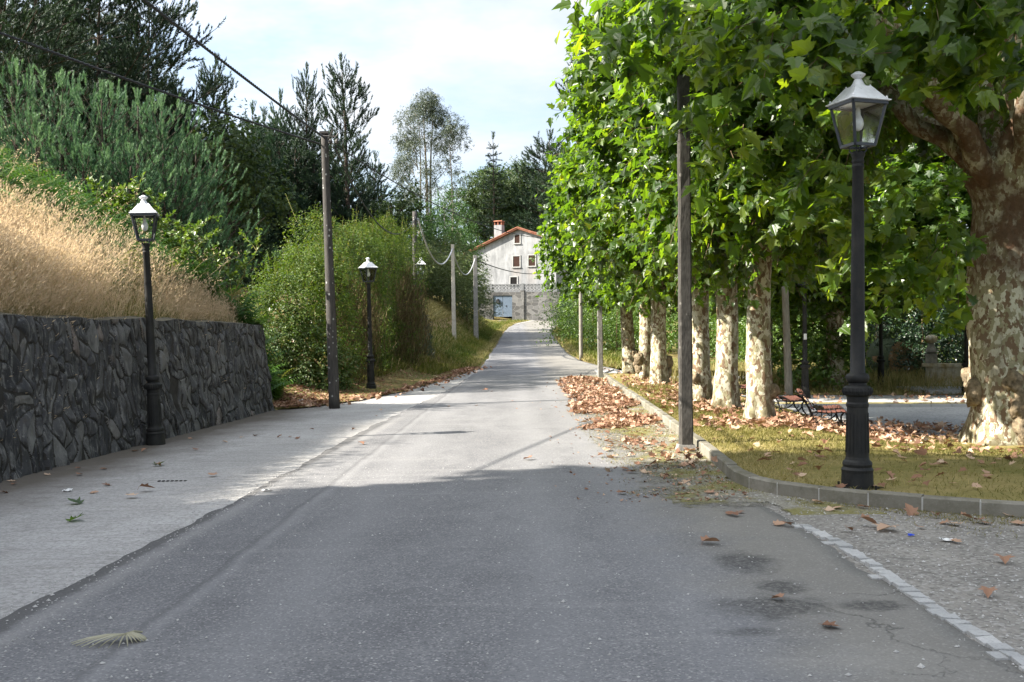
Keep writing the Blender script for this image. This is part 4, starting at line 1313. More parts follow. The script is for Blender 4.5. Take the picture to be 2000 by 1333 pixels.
# ---------------------------------------------------------------- plane trees
def plane_tree(seed, loc, h, r0, cc, cr, ncl, nl, size, tmpl, label, lean=(0, 0), zcut=None, nlimb=6, extra=None, burls=(), pw=2.5, low=.5, limbs=None, twigs=True, lr=.40):
    r = np.random.default_rng(seed)
    t = empty('plane_tree', loc, 0, label, 'tree', 'plane trees of the park')
    g = G()
    rough_trunk(g, r, h, r0, r0 * .80, .27, seed, swell=(h, r0 * .28, .28), lean=lean, amp=.045)
    top = np.array([lean[0], lean[1], h - .05])
    ends = []
    dirs = limbs or [(2 * math.pi * k / nlimb + r.uniform(-.3, .3), r.uniform(.35, 1.0)) for k in range(nlimb)]
    for (a, e) in dirs:
        L = r.uniform(.62, .85)
        b = np.array(cc) + np.array([math.cos(a) * cr[0] * L * math.cos(e), math.sin(a) * cr[1] * L * math.cos(e), cr[2] * (math.sin(e) * .8 - .22)])
        P = limb(g, r, top + np.array([math.cos(a), math.sin(a), 0]) * r0 * .45 - np.array([0, 0, .15]), b, r0 * lr, r0 * lr * .33, .22, k=11)
        for q in (5, 7, 9):
            bb = P[q] + rdir(1, r)[0] * np.array([1.2, 1.2, .8]) + np.array([0, 0, .7])
            limb(g, r, P[q], bb, r0 * .16, .02, .1, n=6, k=6)
    g.obj('trunk', M['planebark'], t, smooth=True)
    for (bz, ba, bs) in burls:
        gb = G()
        V, F = lathe([(.02, -1), (.3, -.96), (.5, -.87), (.7, -.71), (.85, -.5), (.95, -.27), (1, 0), (.95, .27), (.85, .5), (.7, .71), (.5, .87), (.3, .96), (.02, 1)], 22)
        wb = Wob(seed + int(bz * 100), 2.6)
        V = V * (1 + .16 * wb(V * 1.4) + .09 * Wob(seed + 5, 7)(V))[:, None] * np.array([.8, .8, 1.15]) * bs
        V += np.array([math.cos(ba) * r0 * 1.02, math.sin(ba) * r0 * 1.02, bz])
        gb.add(V, F); gb.obj('burl', M['burl'], t, smooth=True)
    g = G()
    P, out, k = shell_points(r, ncl, cc, cr, pw, low, .17, seed)
    if zcut is not None:
        ok = zcut(P)
        P, out = P[ok], out[ok]
    sprigs(g, r, P, out, nl, .62, size, tmpl, 0, .12, .28, .6, .75, 1 if twigs else None, .006)
    if extra:
        for (px, py, d, n_, ln, dirv) in extra:
            c = np.array(at(px, py, d)) - np.array(loc)
            Pe = c + r.normal(size=(n_, 3)) * np.array([.22, .3, .16])
            oe = unit(np.tile(np.array(dirv, float), (n_, 1)) + rdir(n_, r) * .3)
            sprigs(g, r, Pe, oe, nl, ln, size, tmpl, 0, .05, .35, 1.2, .8, 1, .006, a0=.18)
    g.obj('crown', [M['planeleaf'], M['twig']], t)
    return t

NLX, NLY = 7.36, 15.2
SC = 1.0
big_extra = []
for (px, py, d, n_) in ((1600, 440, 13.2, 3), (1640, 400, 12.6, 3), (1690, 360, 13.0, 4), (1600, 385, 13.6, 3), (1720, 420, 13.6, 4), (1760, 460, 13.2, 4), (1800, 500, 12.9, 5), (1850, 470, 13.3, 4), (1790, 545, 13.0, 4), (1840, 590, 14.4, 2), (1720, 500, 12.8, 3), (1560, 360, 12.4, 3), (1540, 300, 12.0, 3), (1460, 250, 11.6, 4), (1400, 200, 11.6, 4), (1500, 100, 10.4, 4), (1490, 60, 10.2, 5), (1560, 90, 10.0, 5), (1640, 60, 9.9, 6), (1720, 40, 9.9, 5), (1800, 30, 9.8, 6), (1870, 25, 9.6, 6), (1950, 70, 9.4, 6), (1840, 70, 9.7, 4), (1980, 30, 9.4, 5), (1910, 90, 9.6, 3), (1420, 60, 11, 5), (1350, 60, 12, 6), (1280, 80, 13, 6), (1250, 30, 13.2, 6), (1690, 220, 12.6, 2), (1830, 340, 13.0, 3)):
    big_extra.append((px, py, d, n_, .55, (-.6, -.5, -.25)))
big = plane_tree(101, (NLX, NLY, -.14), 4.0, .56, (.2, -.2, 6.9), (4.9, 5.3, 3.4), 2700, 12, (.12, .27), PLANE,
                 'huge speckled plane tree with a burl at the right edge of the picture', lr=.31, zcut=lambda P: P[:, 2] > np.where((P[:, 1] < -3.6), 4.25, np.where(P[:, 0] < -2.2, 4.75, 5.2)), pw=2.8, low=.52, extra=big_extra,
                 limbs=[(2.75, .25), (3.05, .55), (3.5, .2), (2.2, .4), (4.3, .5), (5.4, .4), (.2, .5), (1.2, .5), (4.0, 1.1), (1.8, 1.1)],
                 burls=((.78, 3.35, .17), (.95, 4.35, .15), (.62, 4.5, .19), (.3, 4.6, .2)))
ROW = [(4.02, 16.6, 1.0), (4.06, 19.5, 1.04), (3.98, 21.6, 1.0), (4.12, 25.4, 1.06), (4.2, 29.2, 1.06), (4.22, 32.4, 1.08), (4.12, 35.6, 1.12)]
def keep(P):
    return P[:, 2] > 2.75 + .24 * np.hypot(P[:, 0], P[:, 1]) * np.clip((np.hypot(P[:, 0], P[:, 1]) - .6) / 3, 0, 1) * (P[:, 0] > -9)
rowA = plane_tree(201, (ROW[0][0], ROW[0][1], float(lawn_h(*ROW[0][:2])) - .03), 3.0, .205, (.12, 0, 5.5), (1.65, 2.15, 2.9), 2200, 11, (.10, .25), PLANE,
                  'slim speckled plane tree nearest the road, first of the row behind the concrete pole', zcut=keep, low=.5, burls=((.5, 5.9, .11),))
rowB = plane_tree(202, (ROW[4][0], ROW[4][1], float(lawn_h(*ROW[4][:2])) - .03), 2.7, .245, (0, 0, 5.4), (1.72, 2.1, 3.1), 1700, 10, (.16, .29), LOBED,
                  'pale thick plane trunk with a side burl, third from the far end of the row', zcut=keep, low=.5, twigs=False, burls=((.62, .2, .17), (.3, .1, .14)))
def row_copy(src, k, rz, sc, label, burl=True, lean=0):
    o = dup(src, (ROW[k][0], ROW[k][1], float(lawn_h(*ROW[k][:2])) - .03), RAD(rz), sc, label)
    o.rotation_euler = (0, RAD(lean), RAD(rz))
    return o
row_copy(rowA, 1, 140, (1.08, 1.08, .98), 'speckled plane tree just left of the first one, second of the row')
row_copy(rowA, 2, 255, (1.06, 1.06, 1.02), 'plane tree whose trunk is partly hidden by the concrete pole', )
row_copy(rowB, 5, 200, (1, 1, 1.0), 'plane tree with a brown streaked trunk, second from the far end of the row')
row_copy(rowB, 6, 310, (1.0, 1, 1.02), 'leaning plane tree at the far end of the row beside the side path', lean=-5)
# planes and filler trees on the far side of the park
def park_tree(x, y, rz, sc, label, src=rowB):
    return dup(src, (x, y, float(gz(x, y)) - .03), RAD(rz), sc, label)
park_tree(9.95, 31.5, 40, (1.25, 1.2, .98), 'ivy footed plane tree in the park behind the near lamp')
park_tree(14.6, 40.5, 150, 1.1, 'plane tree at the back of the park above the dark laurel')
park_tree(9.6, 38.6, 260, 1.0, 'plane tree in the background left of the ivy footed one')
park_tree(19.2, 33.5, 10, 1.15, 'plane tree at the back right of the park behind the stone parapet')
park_tree(12.6, 27.6, 120, (1.25, 1.25, 1.05), 'plane tree in the park hidden mostly behind the huge speckled trunk')
park_tree(16.6, 30.5, 200, (1.2, 1.2, 1.1), 'plane tree behind the huge trunk, its crown darkening the back of the park')


# ivy skirt and suckers at the foot of the park plane
r = np.random.default_rng(77)
g = G()
P, out, k = shell_points(r, 420, (0, 0, .9), (.75, .75, 1.1), 2.4, .55, .25, 3)
P = P[P[:, 2] > -.05]; out = unit(P - np.array([0, 0, .6]))
sprigs(g, r, P, out, 6, .3, (.07, .15), LOBED, 0, .2, .2, .6, .7, None)
P, out, k = shell_points(r, 160, (-1.3, -.5, 1.5), (.9, .8, .9), 2.2, .4, .25, 3)
sprigs(g, r, P, out, 8, .4, (.10, .18), LOBED, 0, .0, .3, .6, .7, None)
o = g.obj('ivy_clump', M['shrub'], loc=(9.95, 31.3, -.25)); tag(o, 'ivy and suckers round the foot of the park plane tree', 'ivy')

# ---------------------------------------------------------------- pines and other conifers
def needles(g, r, P, D, L, nl, nk, w, spread=.75, m=0, a=None):
    n = len(P)
    i = np.repeat(np.arange(n), nk)
    u = r.uniform(.0, 1, n * nk)
    L = np.broadcast_to(np.asarray(L, float), (n,))
    s0 = unit(np.cross(D[i], rdir(n * nk, r)))
    dr = unit(D[i] * (1.0 - .15 * r.random((n * nk, 1))) + s0 * spread * (1.1 - .55 * u[:, None]))
    B = P[i] + D[i] * (u * L[i])[:, None]
    T = B + dr * (nl * r.uniform(.7, 1.15, n * nk))[:, None]
    sd = unit(np.cross(dr, rdir(n * nk, r))) * w / 2
    V = np.stack([B - sd, B + sd, T], 1).reshape(-1, 3)
    tone = (r.random(n)[i] * .6 + r.random(n * nk) * .4) if a is None else np.clip(a[i] + (r.random(n * nk) - .5) * .4, 0, 1)
    g.add(V, np.arange(n * nk * 3).reshape(-1, 3), m, tone)

def pine(seed, h, rad, clear, nwh, per, ns, L, nl, nk, w, mat, upturn=.6, shape=.8, lift=.25, sparse=0.0, trad=.016, topn=6, name='pine_tree', lrand=.25, spread=.75):
    r = np.random.default_rng(seed)
    t = empty(name, (0, 0, 0))
    gt, gc = G(), G()
    zs = np.linspace(-.3, h * .985, 14)
    lean = r.normal(size=2) * .02 * h
    tp = np.stack([lean[0] * (zs / h) ** 2 + .02 * np.sin(zs), lean[1] * (zs / h) ** 2, zs], 1)
    gt.add(*tube(tp, h * trad * (1.02 - np.clip(zs / h, 0, 1)) + .015, 8))
    PP, DD, LL, AA = [], [], [], []
    B0, B1 = [], []
    for k in range(nwh):
        f = (k + r.uniform(-.25, .25)) / nwh
        z = h * (clear + (1 - clear) * .96 * max(f, 0))
        tt = max(f, 0)
        bl = rad * ((1 - tt) ** shape * min(1, .55 + 2.2 * tt) + .06)
        for a in r.uniform(0, 6.28) + np.arange(per) * 6.283 / per + r.normal(size=per) * .25:
            if r.random() < sparse: continue
            l = bl * r.uniform(1 - lrand * 1.5, 1 + lrand)
            o = np.array([np.interp(z, zs, tp[:, 0]), np.interp(z, zs, tp[:, 1]), z])
            d = np.array([math.cos(a), math.sin(a), lift * (.3 + tt * 1.6) + r.normal() * .1])
            q = np.linspace(0, 1, 6)[:, None]
            path = o + d * l * q + np.array([0, 0, 1]) * (q ** 2) * l * .22 * upturn
            B0.append(path[:-1]); B1.append(path[1:])
            m = max(2, int(ns * (l / rad) ** 1.0 + .5))
            u = 1 - (1 - .28) * r.random(m) ** .75
            u[0] = 1.0
            base = o + d * l * u[:, None] + np.array([0, 0, 1]) * (u[:, None] ** 2) * l * .22 * upturn
            lat = unit(np.stack([-np.sin(a) * np.ones(m), np.cos(a) * np.ones(m), np.zeros(m)], 1)) * r.normal(size=(m, 1)) * .55
            sd = unit(unit(d) * .55 + lat + np.array([0, 0, upturn]) + rdir(m, r) * .42)
            off = lat * l * .22
            PP.append(base + off); DD.append(sd); LL.append(L * r.uniform(.65, 1.25, m)); AA.append(np.clip(.25 + .5 * (u - .28) / .72 * r.uniform(.5, 1.3, m), 0, 1))
    tops = np.tile(tp[-1], (topn, 1)); td = unit(rdir(topn, r) * .5 + np.array([0, 0, 1.4])); td[0] = (0, 0, 1)
    PP.append(tops); DD.append(td); LL.append(np.full(topn, L * 1.3)); AA.append(np.full(topn, .8))
    P = np.concatenate(PP); D = np.concatenate(DD); LL = np.concatenate(LL); A = np.concatenate(AA)
    needles(gc, r, P, D, LL, nl, nk, w, spread, a=A)
    B0 = np.concatenate(B0); B1 = np.concatenate(B1)
    gt.add(*sticks(B0, B1, h * trad * .12, h * trad * .07))
    gt.obj('trunk', M['pinebark'], t, smooth=True)
    gc.obj('crown', mat, t)
    return t

def cloud_tree(seed, h, clumps, nleaf, size, tmpl, mat, bark, r0=.25, name='broadleaf_tree', spr=7, lo=.35, droop=.15, stems=None, flat=.6, up=.2, pw=2.1, L=.5):
    """trunk, limbs to each clump, and leaf sprigs filling the clumps"""
    r = np.random.default_rng(seed)
    t = empty(name, (0, 0, 0))
    gt, gc = G(), G()
    for (sx, sy, sr) in (stems or [(0, 0, 1)]):
        zs = np.linspace(-.3, h * .88, 9)
        gt.add(*tube(np.stack([sx * (.35 + .65 * zs / h) + .015 * h * np.sin(zs / h * 4 + sx), sy * (.35 + .65 * zs / h), zs], 1), r0 * sr * (1.08 - zs / h), 8))
    for i, (x, y, z, a, b) in enumerate(clumps):
        s = min((stems or [(0, 0, 1)]), key=lambda s: (s[0] - x) ** 2 + (s[1] - y) ** 2)
        zb = max(.2 * h, z - 1.1 * math.hypot(x - s[0], y - s[1]) - b * .4)
        f = .35 + .65 * zb / h
        limb(gt, r, (s[0] * f, s[1] * f, zb), (x, y, z), r0 * .28, r0 * .06, .1, n=5, k=6)
        n = int(nleaf * a * a * b)
        P, out, k = shell_points(r, n, (x, y, z), (a, a, b), pw, lo, .22, seed + i, 3)
        sprigs(gc, r, P, out, spr, L, size, tmpl, 0, up, droop, .5, flat, None)
    gt.obj('trunk', bark, t, smooth=True)
    gc.obj('crown', mat, t)
    return t

USED = set()
def place(proto, px, d, rz, sc, label, group=None, dz=-.15, x=None, cat='tree'):
    x = (px - 1000) * d / 2000 if x is None else x
    z = float(gz(x, d)) + dz
    if id(proto) not in USED:
        USED.add(id(proto)); o = proto
        o.location = (x, d, z); o.rotation_euler = (0, 0, RAD(rz)); o.scale = (sc,) * 3 if np.isscalar(sc) else sc
        tag(o, label, cat, group)
    else:
        o = dup(proto, (x, d, z), RAD(rz), sc, label, group)
        if group is None and 'group' in o: del o['group']
    return o
def hscale(px, d, top_py, h):
    """scale that puts the top of a tree of height h at a picture row"""
    x = (px - 1000) * d / 2000
    zt = CAM_Z + (HOR - top_py) * d / 2000
    return (zt - float(gz(x, d)) + .15) / h

yp1 = pine(1, 7.0, 2.5, .0, 15, 6, 9, .42, .125, 90, .016, M['youngpine'], upturn=1.5, shape=.62, lift=.35, spread=.62)
yp2 = pine(2, 7.0, 2.7, .0, 14, 6, 10, .40, .125, 90, .016, M['youngpine'], upturn=1.5, shape=.55, lift=.35, spread=.62)
GY = 'young pines on the bank'
for k, (p_, px, d, top, wid, lab) in enumerate((
        (yp1, 30, 34, 128, 1.0, 'tallest young pine with upright pale shoots at the left edge'),
        (yp2, 120, 35, 150, 1.05, 'bushy young pine second from the left edge, behind the green bracken'),
        (yp1, 205, 34, 168, 1.0, 'bushy young pine with thick pale candles, third from the left edge'),
        (yp2, 268, 37, 182, 1.0, 'young pine standing left of the small fork topped one'),
        (yp1, 322, 36, 196, 1.05, 'rounded young pine at the right end of the pale row'),
        (yp2, 75, 33, 230, 1.0, 'low young pine just above the bracken near the left edge'),
        (yp1, 250, 33, 290, 1.05, 'low young pine in half shade right behind the bright shrub'),
        (yp2, 385, 38, 270, 1.0, 'shaded young pine right of the pale row, above the leaning lamp'),
        (yp1, 160, 32.5, 290, 1.0, 'low dark young pine at the crest behind the bracken'),
        (yp2, 340, 34.5, 330, 1.0, 'shaded young pine above the leaning street lamp'))):
    s = hscale(px, d, top, 7.3)
    place(p_, px, d, 47 * k, (wid * 1.0, wid * 1.0, s) if s < 1.4 else (wid * 1.15, wid * 1.15, s), lab, GY)

# dark wood behind
mp1 = pine(11, 12, 2.6, .0, 20, 6, 14, .72, .24, 40, .045, M['midpine'], upturn=.8, shape=.75)
mp2 = pine(12, 12, 3.0, .02, 18, 6, 16, .72, .24, 40, .045, M['darkpine'], upturn=.7, shape=.6, sparse=.08)
tp1 = pine(13, 14, 2.2, .22, 20, 5, 13, .75, .22, 40, .045, M['darkpine'], upturn=.9, shape=.5, sparse=.12, lrand=.4)
op1 = pine(14, 14, 4.6, .34, 15, 6, 32, .62, .22, 40, .045, M['darkpine'], upturn=.55, shape=.42, sparse=.15, lrand=.4, lift=.18)
GD = 'dark pines of the wood'
for k, (p_, px, d, top, w_, lab) in enumerate((
        (op1, 70, 52, -150, 1.0, 'tall dark pine rising out of the top left corner'),
        (op1, 190, 56, -120, .95, 'tall dark pine whose bare stem shows sky gaps at the top'),
        (op1, 285, 60, -40, .85, 'tall dark pine reaching towards the overhead cable'),
        (op1, -10, 44, -60, .9, 'dark spreading tree with pale dead twigs at the left edge'),
        (tp1, 402, 68, 104, .95, 'pointed pine against the sky just left of the cables'),
        (tp1, 598, 80, 124, .75, 'slim pine against the sky left of the lichen spotted pole'),
        (tp1, 682, 78, 106, 1.1, 'tallest pine against the sky right of the lichen spotted pole'),
        (mp1, 545, 80, 182, .95, 'pine top standing out between the two cables'),
        (mp1, 488, 76, 204, .9, 'lower pine top left of the one between the cables'),
        (mp2, 640, 84, 250, 1.0, 'dark pine directly behind the lichen spotted pole'),
        (mp2, 730, 88, 300, .8, 'dark pine at the right edge of the wood, leaning into the sky'))):
    hh = {id(op1): 14.4, id(tp1): 14.6, id(mp1): 12.6, id(mp2): 12.6}[id(p_)]
    place(p_, px, d, 31 * k, (w_ * 1.05, w_ * 1.05, hscale(px, d, top, hh)), lab, GD)
fill = [(330, 62, 225, mp2), (440, 70, 240, mp2), (395, 64, 285, mp1), (460, 72, 320, mp1), (520, 76, 290, mp1), (575, 78, 270, mp2), (620, 79, 300, mp1), (250, 62, 150, mp2), (150, 55, 120, mp2), (40, 54, 60, mp2), (430, 66, 380, mp1), (500, 80, 250, mp2), (350, 66, 180, mp2), (690, 84, 320, mp2), (660, 78, 390, mp1), (560, 75, 360, mp1), (280, 64, 250, mp1), (370, 67, 330, mp1), (540, 86, 235, mp2), (610, 88, 240, mp2), (720, 86, 380, mp1), (20, 60, -20, mp2), (105, 62, -40, mp2), (170, 66, -20, mp2), (255, 66, 30, mp2), (60, 64, 10, mp2), (130, 66, 40, mp2), (215, 68, 30, mp2), (300, 70, 80, mp2), (345, 72, 150, mp2), (440, 74, 215, mp1), (510, 84, 215, mp2), (565, 90, 225, mp2), (480, 74, 400, mp1), (590, 76, 420, mp1), (640, 76, 440, mp1)]
for k, (px, d, top, p_) in enumerate(fill):
    place(p_, px, d, 67 * k + 13, (1.15, 1.15, hscale(px, d, top, 12.6)), 'dark pine in the dense wood behind the young pines and the hedge', 'dark pines packed in the wood')
# undergrowth of the wood
dk = cloud_tree(21, 4.5, [(0, 0, 2.4, 2.0, 2.2), (1.6, .3, 1.6, 1.4, 1.6), (-1.5, .2, 1.7, 1.5, 1.6)], 42, (.14, .26), OVAL, M['oakleaf'], M['pinebark'], .12, 'woodland_bush')
dkl = [c for c in kids(dk) if c.name.startswith('crown')][0]
for k, (px, d, sc) in enumerate(((520, 77, 1.2), (585, 79, 1.3), (640, 78, 1.1), (460, 72, 1.2), (700, 80, 1.2), (415, 66, 1.3), (755, 82, 1.2), (350, 56, 1.4), (550, 82, 1.5), (490, 75, 1.1), (615, 80, 1.2))):
    place(dk, px, d, 50 * k, sc, 'dark bush at the shaded foot of the wood', 'bushes under the dark wood', cat='bush')

# yellowish oak among the pines
ok1 = cloud_tree(31, 8, [(0, 0, 6, 2.2, 1.9), (1.5, .5, 4.6, 1.7, 1.5), (-1.6, -.3, 4.9, 1.6, 1.5), (.3, -1.2, 7.3, 1.3, 1.1)], 44, (.13, .24), LOBED, M['oakleaf'], M['pinebark'], .22, 'oak_tree')
place(ok1, 440, 57, 0, hscale(440, 57, 232, 8.3), 'yellowish green oak between the pine tops under the cable')
# right of the wood: low oak with open branches against the sky
place(ok1, 765, 80, 80, hscale(765, 80, 362, 8.3), 'thin oak against the sky at the right end of the wood')

# eucalyptus
r = np.random.default_rng(5)
cl = []
for z in np.linspace(9, 27.4, 26):
    f = (z - 9) / 18.4
    rr = 1.0 + 3.4 * math.sin(math.pi * min(1, .12 + f * .82)) ** .8
    a = r.uniform(0, 6.28)
    q = rr * r.uniform(.45, 1.0)
    cl.append((q * math.cos(a), q * math.sin(a) * .8, z, r.uniform(1.0, 1.7), r.uniform(.7, 1.2)))
cl += [(.3, 0, 27.2, 1.9, 1.2), (-1.4, .3, 25.6, 1.7, 1.1), (1.8, 0, 24.6, 1.6, 1.1), (-2.8, 0, 21.5, 1.5, 1.2), (-3.6, 0, 17.2, 1.4, 1.3)]
eu1 = cloud_tree(41, 28, cl, 50, (.28, .55), NARROW, M['eucleaf'], M['eucbark'], .34, 'eucalyptus_tree', spr=10, lo=.2, droop=.5, stems=[(.2, 0, 1), (1.8, .4, .9), (-1.2, .2, .7)], flat=.2, up=-.1, L=.9)
cl = [(r.normal() * .7, r.normal() * .6, z, r.uniform(.7, 1.25), r.uniform(.6, .9)) for z in np.linspace(8, 21.4, 9)] + [(.6, 0, 21.6, 1.5, 1.1), (-.9, 0, 20, 1.4, 1.0), (1.5, 0, 19.4, 1.0, .8)]
eu2 = cloud_tree(42, 22, cl, 50, (.28, .55), NARROW, M['eucleaf'], M['eucbark'], .2, 'eucalyptus_tree', spr=10, lo=.2, droop=.5, flat=.2, up=-.1, L=.8)
place(eu1, 828, 150, 0, hscale(828, 150, 180, 28.6), 'tall eucalyptus with several pale stems against the sky', 'eucalyptus trees against the sky')
place(eu2, 880, 148, 0, hscale(880, 148, 232, 22.6), 'slender single stemmed eucalyptus right of the taller one', 'eucalyptus trees against the sky')

# broadleaved trees and bushes round the house
ro1 = cloud_tree(51, 9, [(0, 0, 7.6, 1.7, 1.3), (1.6, .3, 6.2, 1.6, 1.2), (-1.7, .2, 6.0, 1.7, 1.3), (.2, -1.4, 5.0, 1.7, 1.3), (1.8, -.8, 3.9, 1.5, 1.1), (-1.9, -.5, 3.7, 1.6, 1.3), (0, .6, 3.0, 1.6, 1.2), (.9, 0, 8.4, 1.0, .8)], 34, (.14, .28), OVAL, M['robinia'], M['eucbark'], .14, 'locust_tree', spr=9, L=.6)
for k, (px, d, top, w_, lab) in enumerate((
        (868, 88, 365, .95, 'feathery green locust tree left of the house, behind the pale pole'),
        (828, 90, 392, 1.0, 'feathery locust tree left of the tallest one, under the eucalyptus'),
        (900, 100, 425, .75, 'locust tree nearest the house, beside the chimney and the left eave'),
        (775, 92, 395, 1.0, 'green locust tree at the right edge of the wood above the hedge'),
        (872, 94, 450, .75, 'lower locust tree left of the one beside the chimney'))):
    place(ro1, px, d, 73 * k, (w_, w_, hscale(px, d, top, 9.3)), lab, 'locust trees left of the house')
oak2 = cloud_tree(52, 17, [(0, 0, 13.6, 3.6, 2.8), (3.2, .5, 11.5, 3.2, 2.5), (-3.4, .4, 11.2, 3.1, 2.6), (.5, -2.4, 9, 3.2, 2.4), (4.6, 0, 8.4, 2.6, 2.0), (-4.4, 0, 7.8, 2.6, 2.1), (1.5, 1, 15.6, 2.2, 1.7), (-1.6, -1, 6, 3.0, 2.2)], 17, (.26, .5), OVAL, M['oakleaf'], M['pinebark'], .4, 'oak_tree', spr=9, L=.8)
GO = 'dark trees on the hill behind the house'
for k, (px, d, top, w_, lab) in enumerate((
        (945, 158, 322, .9, 'round dark oak behind the chimney, left of the spruce'),
        (1015, 160, 305, .95, 'dark oak on the hill right of the spruce above the roof ridge'),
        (975, 172, 320, 1.1, 'dark oak on the hill directly behind the spruce'),
        (1062, 165, 330, 1.0, 'dark oak on the hill next to the plane leaves'),
        (1105, 160, 300, 1.0, 'dark oak on the hill hidden behind the plane crowns'))):
    place(oak2, px, d, 61 * k, (w_, w_, hscale(px, d, top, 17.6)), lab, GO)
sp1 = pine(61, 22, 3.1, .1, 22, 6, 8, .8, .35, 24, .07, M['darkpine'], upturn=.1, shape=1.0, lift=.05, name='spruce_tree', trad=.012)
place(sp1, 966, 150, 0, hscale(966, 150, 258, 22.9), 'dark pointed spruce rising above the trees behind the house')
place(tp1, 1050, 150, 20, (2.2, 2.2, hscale(1050, 150, 262, 14.6)), 'pine beside the plane leaves on the hill behind the house', GO)
place(tp1, 1085, 142, 120, (2.2, 2.2, hscale(1085, 142, 280, 14.6)), 'pine on the hill mostly hidden by the plane leaves', GO)
place(tp1, 1185, 96, 200, (1.9, 1.9, hscale(1185, 96, 36, 14.6)), 'blue grey conifer glimpsed between the plane crown and the sky', GO)
bb1 = cloud_tree(71, 3.4, [(0, 0, 2.0, 1.5, 1.5), (1.2, .2, 1.4, 1.2, 1.2), (-1.2, .1, 1.5, 1.2, 1.25), (.3, -.8, 1.0, 1.3, 1.0)], 70, (.16, .34), NARROW, M['broom'], M['twig'], .05, 'broom_bush', spr=8, flat=.1, up=1.0, L=.6)
for k, (px, d, sc, lab) in enumerate(((842, 72, 1.15, 'grey green broom bush behind the brown field, left of the pale pole'), (880, 74, 1.3, 'grey green broom bush behind the pale pole'), (912, 80, 1.15, 'grey green broom bush near the left corner of the house'), (805, 70, 1.2, 'broom bush at the edge of the wood above the hedge end'), (860, 82, 1.6, 'larger broom bush behind the pale pole, further back'), (765, 68, 1.3, 'broom bush behind the top of the hedge'))):
    place(bb1, px, d, 40 * k, sc, lab, 'broom bushes by the field', cat='bush')
sh1 = cloud_tree(72, 3.2, [(0, 0, 1.8, 1.5, 1.4), (1.3, .3, 1.3, 1.2, 1.1), (-1.3, 0, 1.2, 1.2, 1.1), (.2, -.9, .9, 1.3, .9), (.1, .2, 2.7, .9, .7)], 70, (.09, .18), OVAL, M['shrub'], M['twig'], .05, 'bush', spr=8, up=.3)
GH = 'bushes on the slope behind the house'
for k, (px, d, sc) in enumerate(((960, 140, 2.2), (1000, 142, 2.0), (1035, 138, 2.1), (925, 136, 2.0), (1070, 140, 2.4), (985, 150, 2.6), (1030, 152, 2.4), (1100, 138, 2.5), (895, 130, 1.8), (860, 125, 1.9))):
    place(sh1, px, d, 55 * k, sc, 'green bush on the slope behind the house', GH, cat='bush')
GR = 'bushes along the right verge'
for k, (px, d, sc, lab) in enumerate((
        (1120, 95, 1.25, 'olive bush at the right bend of the road, before the terrace'), (1128, 82, 1.4, 'bush between the road bend and the thin brown pole'), (1160, 66, 1.25, 'bush behind the thin brown pole'), (1205, 58, 1.0, 'bush on the right verge between the pole and the leaning plane'),
        (1250, 60, 1.2, 'bush seen between the plane trunks at the far end of the row'), (1170, 80, 1.7, 'taller bush behind the thin brown pole, under the plane leaves'), (1215, 76, 1.7, 'taller bush behind the leaning plane trunk'), (1310, 56, 1.3, 'bush in the background right of the pale thick plane trunk'))):
    place(sh1, px, d, 83 * k, sc, lab, GR, cat='bush')
GB = 'bushes closing the back of the park'
for k, (px, d, sc) in enumerate(((1380, 54, 1.4), (1440, 52, 1.5), (1500, 47, 1.35), (1545, 45, 1.25), (1600, 47, 1.5), (1660, 50, 1.6), (1720, 50, 1.6), (1500, 56, 2.2), (1600, 57, 2.3), (1700, 58, 2.3), (1790, 52, 1.9), (1860, 50, 1.9), (1930, 46, 1.7), (1400, 62, 2.3))):
    place(sh1, px, d, 91 * k, sc, 'leafy green bush closing the back of the park', GB, cat='bush')
la1 = cloud_tree(73, 3.0, [(0, 0, 1.7, 1.5, 1.5), (1.3, .4, 1.3, 1.3, 1.2), (-1.0, .2, 1.2, 1.1, 1.1), (.4, -.6, .8, 1.3, .9), (1.9, .2, 1.9, 1.2, 1.2)], 110, (.08, .15), OVAL, M['laurel'], M['twig'], .06, 'laurel_bush', spr=8, up=.2)
place(la1, 1800, 37.0, 0, (1.15, 1.15, 1.15), 'large dark laurel bush behind the stone parapet', cat='bush')
place(la1, 1880, 37.8, 130, (1.2, 1.2, 1.3), 'dark laurel bush partly hidden by the thick plane trunk', cat='bush')

# two tall trees on the bank beside the viewer that shade the near road
bt1 = cloud_tree(81, 13, [(0, 0, 9.6, 3.4, 2.9), (2.6, .6, 8.0, 2.7, 2.3), (-2.6, -.5, 8.2, 2.8, 2.4), (.3, -2.7, 7.6, 2.7, 2.3), (.4, 2.7, 7.8, 2.7, 2.3), (0, 0, 12.4, 2.5, 2.0), (0, .4, 5.8, 2.8, 2.0)], 26, (.3, .5), LOBED, M['oakleaf'], M['pinebark'], .35, 'broadleaf_tree', spr=9, L=.7)
place(bt1, 0, 4.5, 0, (.85, .85, .86), 'tall leafy tree on the bank beside the viewer, shading the near road', 'shade trees on the near bank', x=-15.5)
place(bt1, 0, -1.6, 120, (1.0, 1.0, 1.1), 'tall leafy tree on the bank beside the viewer, shading the near road', 'shade trees on the near bank', x=-14.5)
place(bt1, 0, -7.5, 220, (1.1, 1.1, 1.1), 'tall leafy tree on the bank beside the viewer, shading the near road', 'shade trees on the near bank', x=-15.0)
place(bt1, 0, 1.6, 300, (.9, .9, 1.2), 'tall leafy tree on the bank beside the viewer, shading the near road', 'shade trees on the near bank', x=-19)

for k, yy_ in enumerate((6.9, 3.6, .4)):  # small trees added out of view to fill the shade on the apron
    place(bt1, 0, yy_, 75 * k, (.40, .40, .38), 'young leafy tree on the bank beside the viewer, shading the near apron', 'young shade trees on the near bank', x=-11.2)

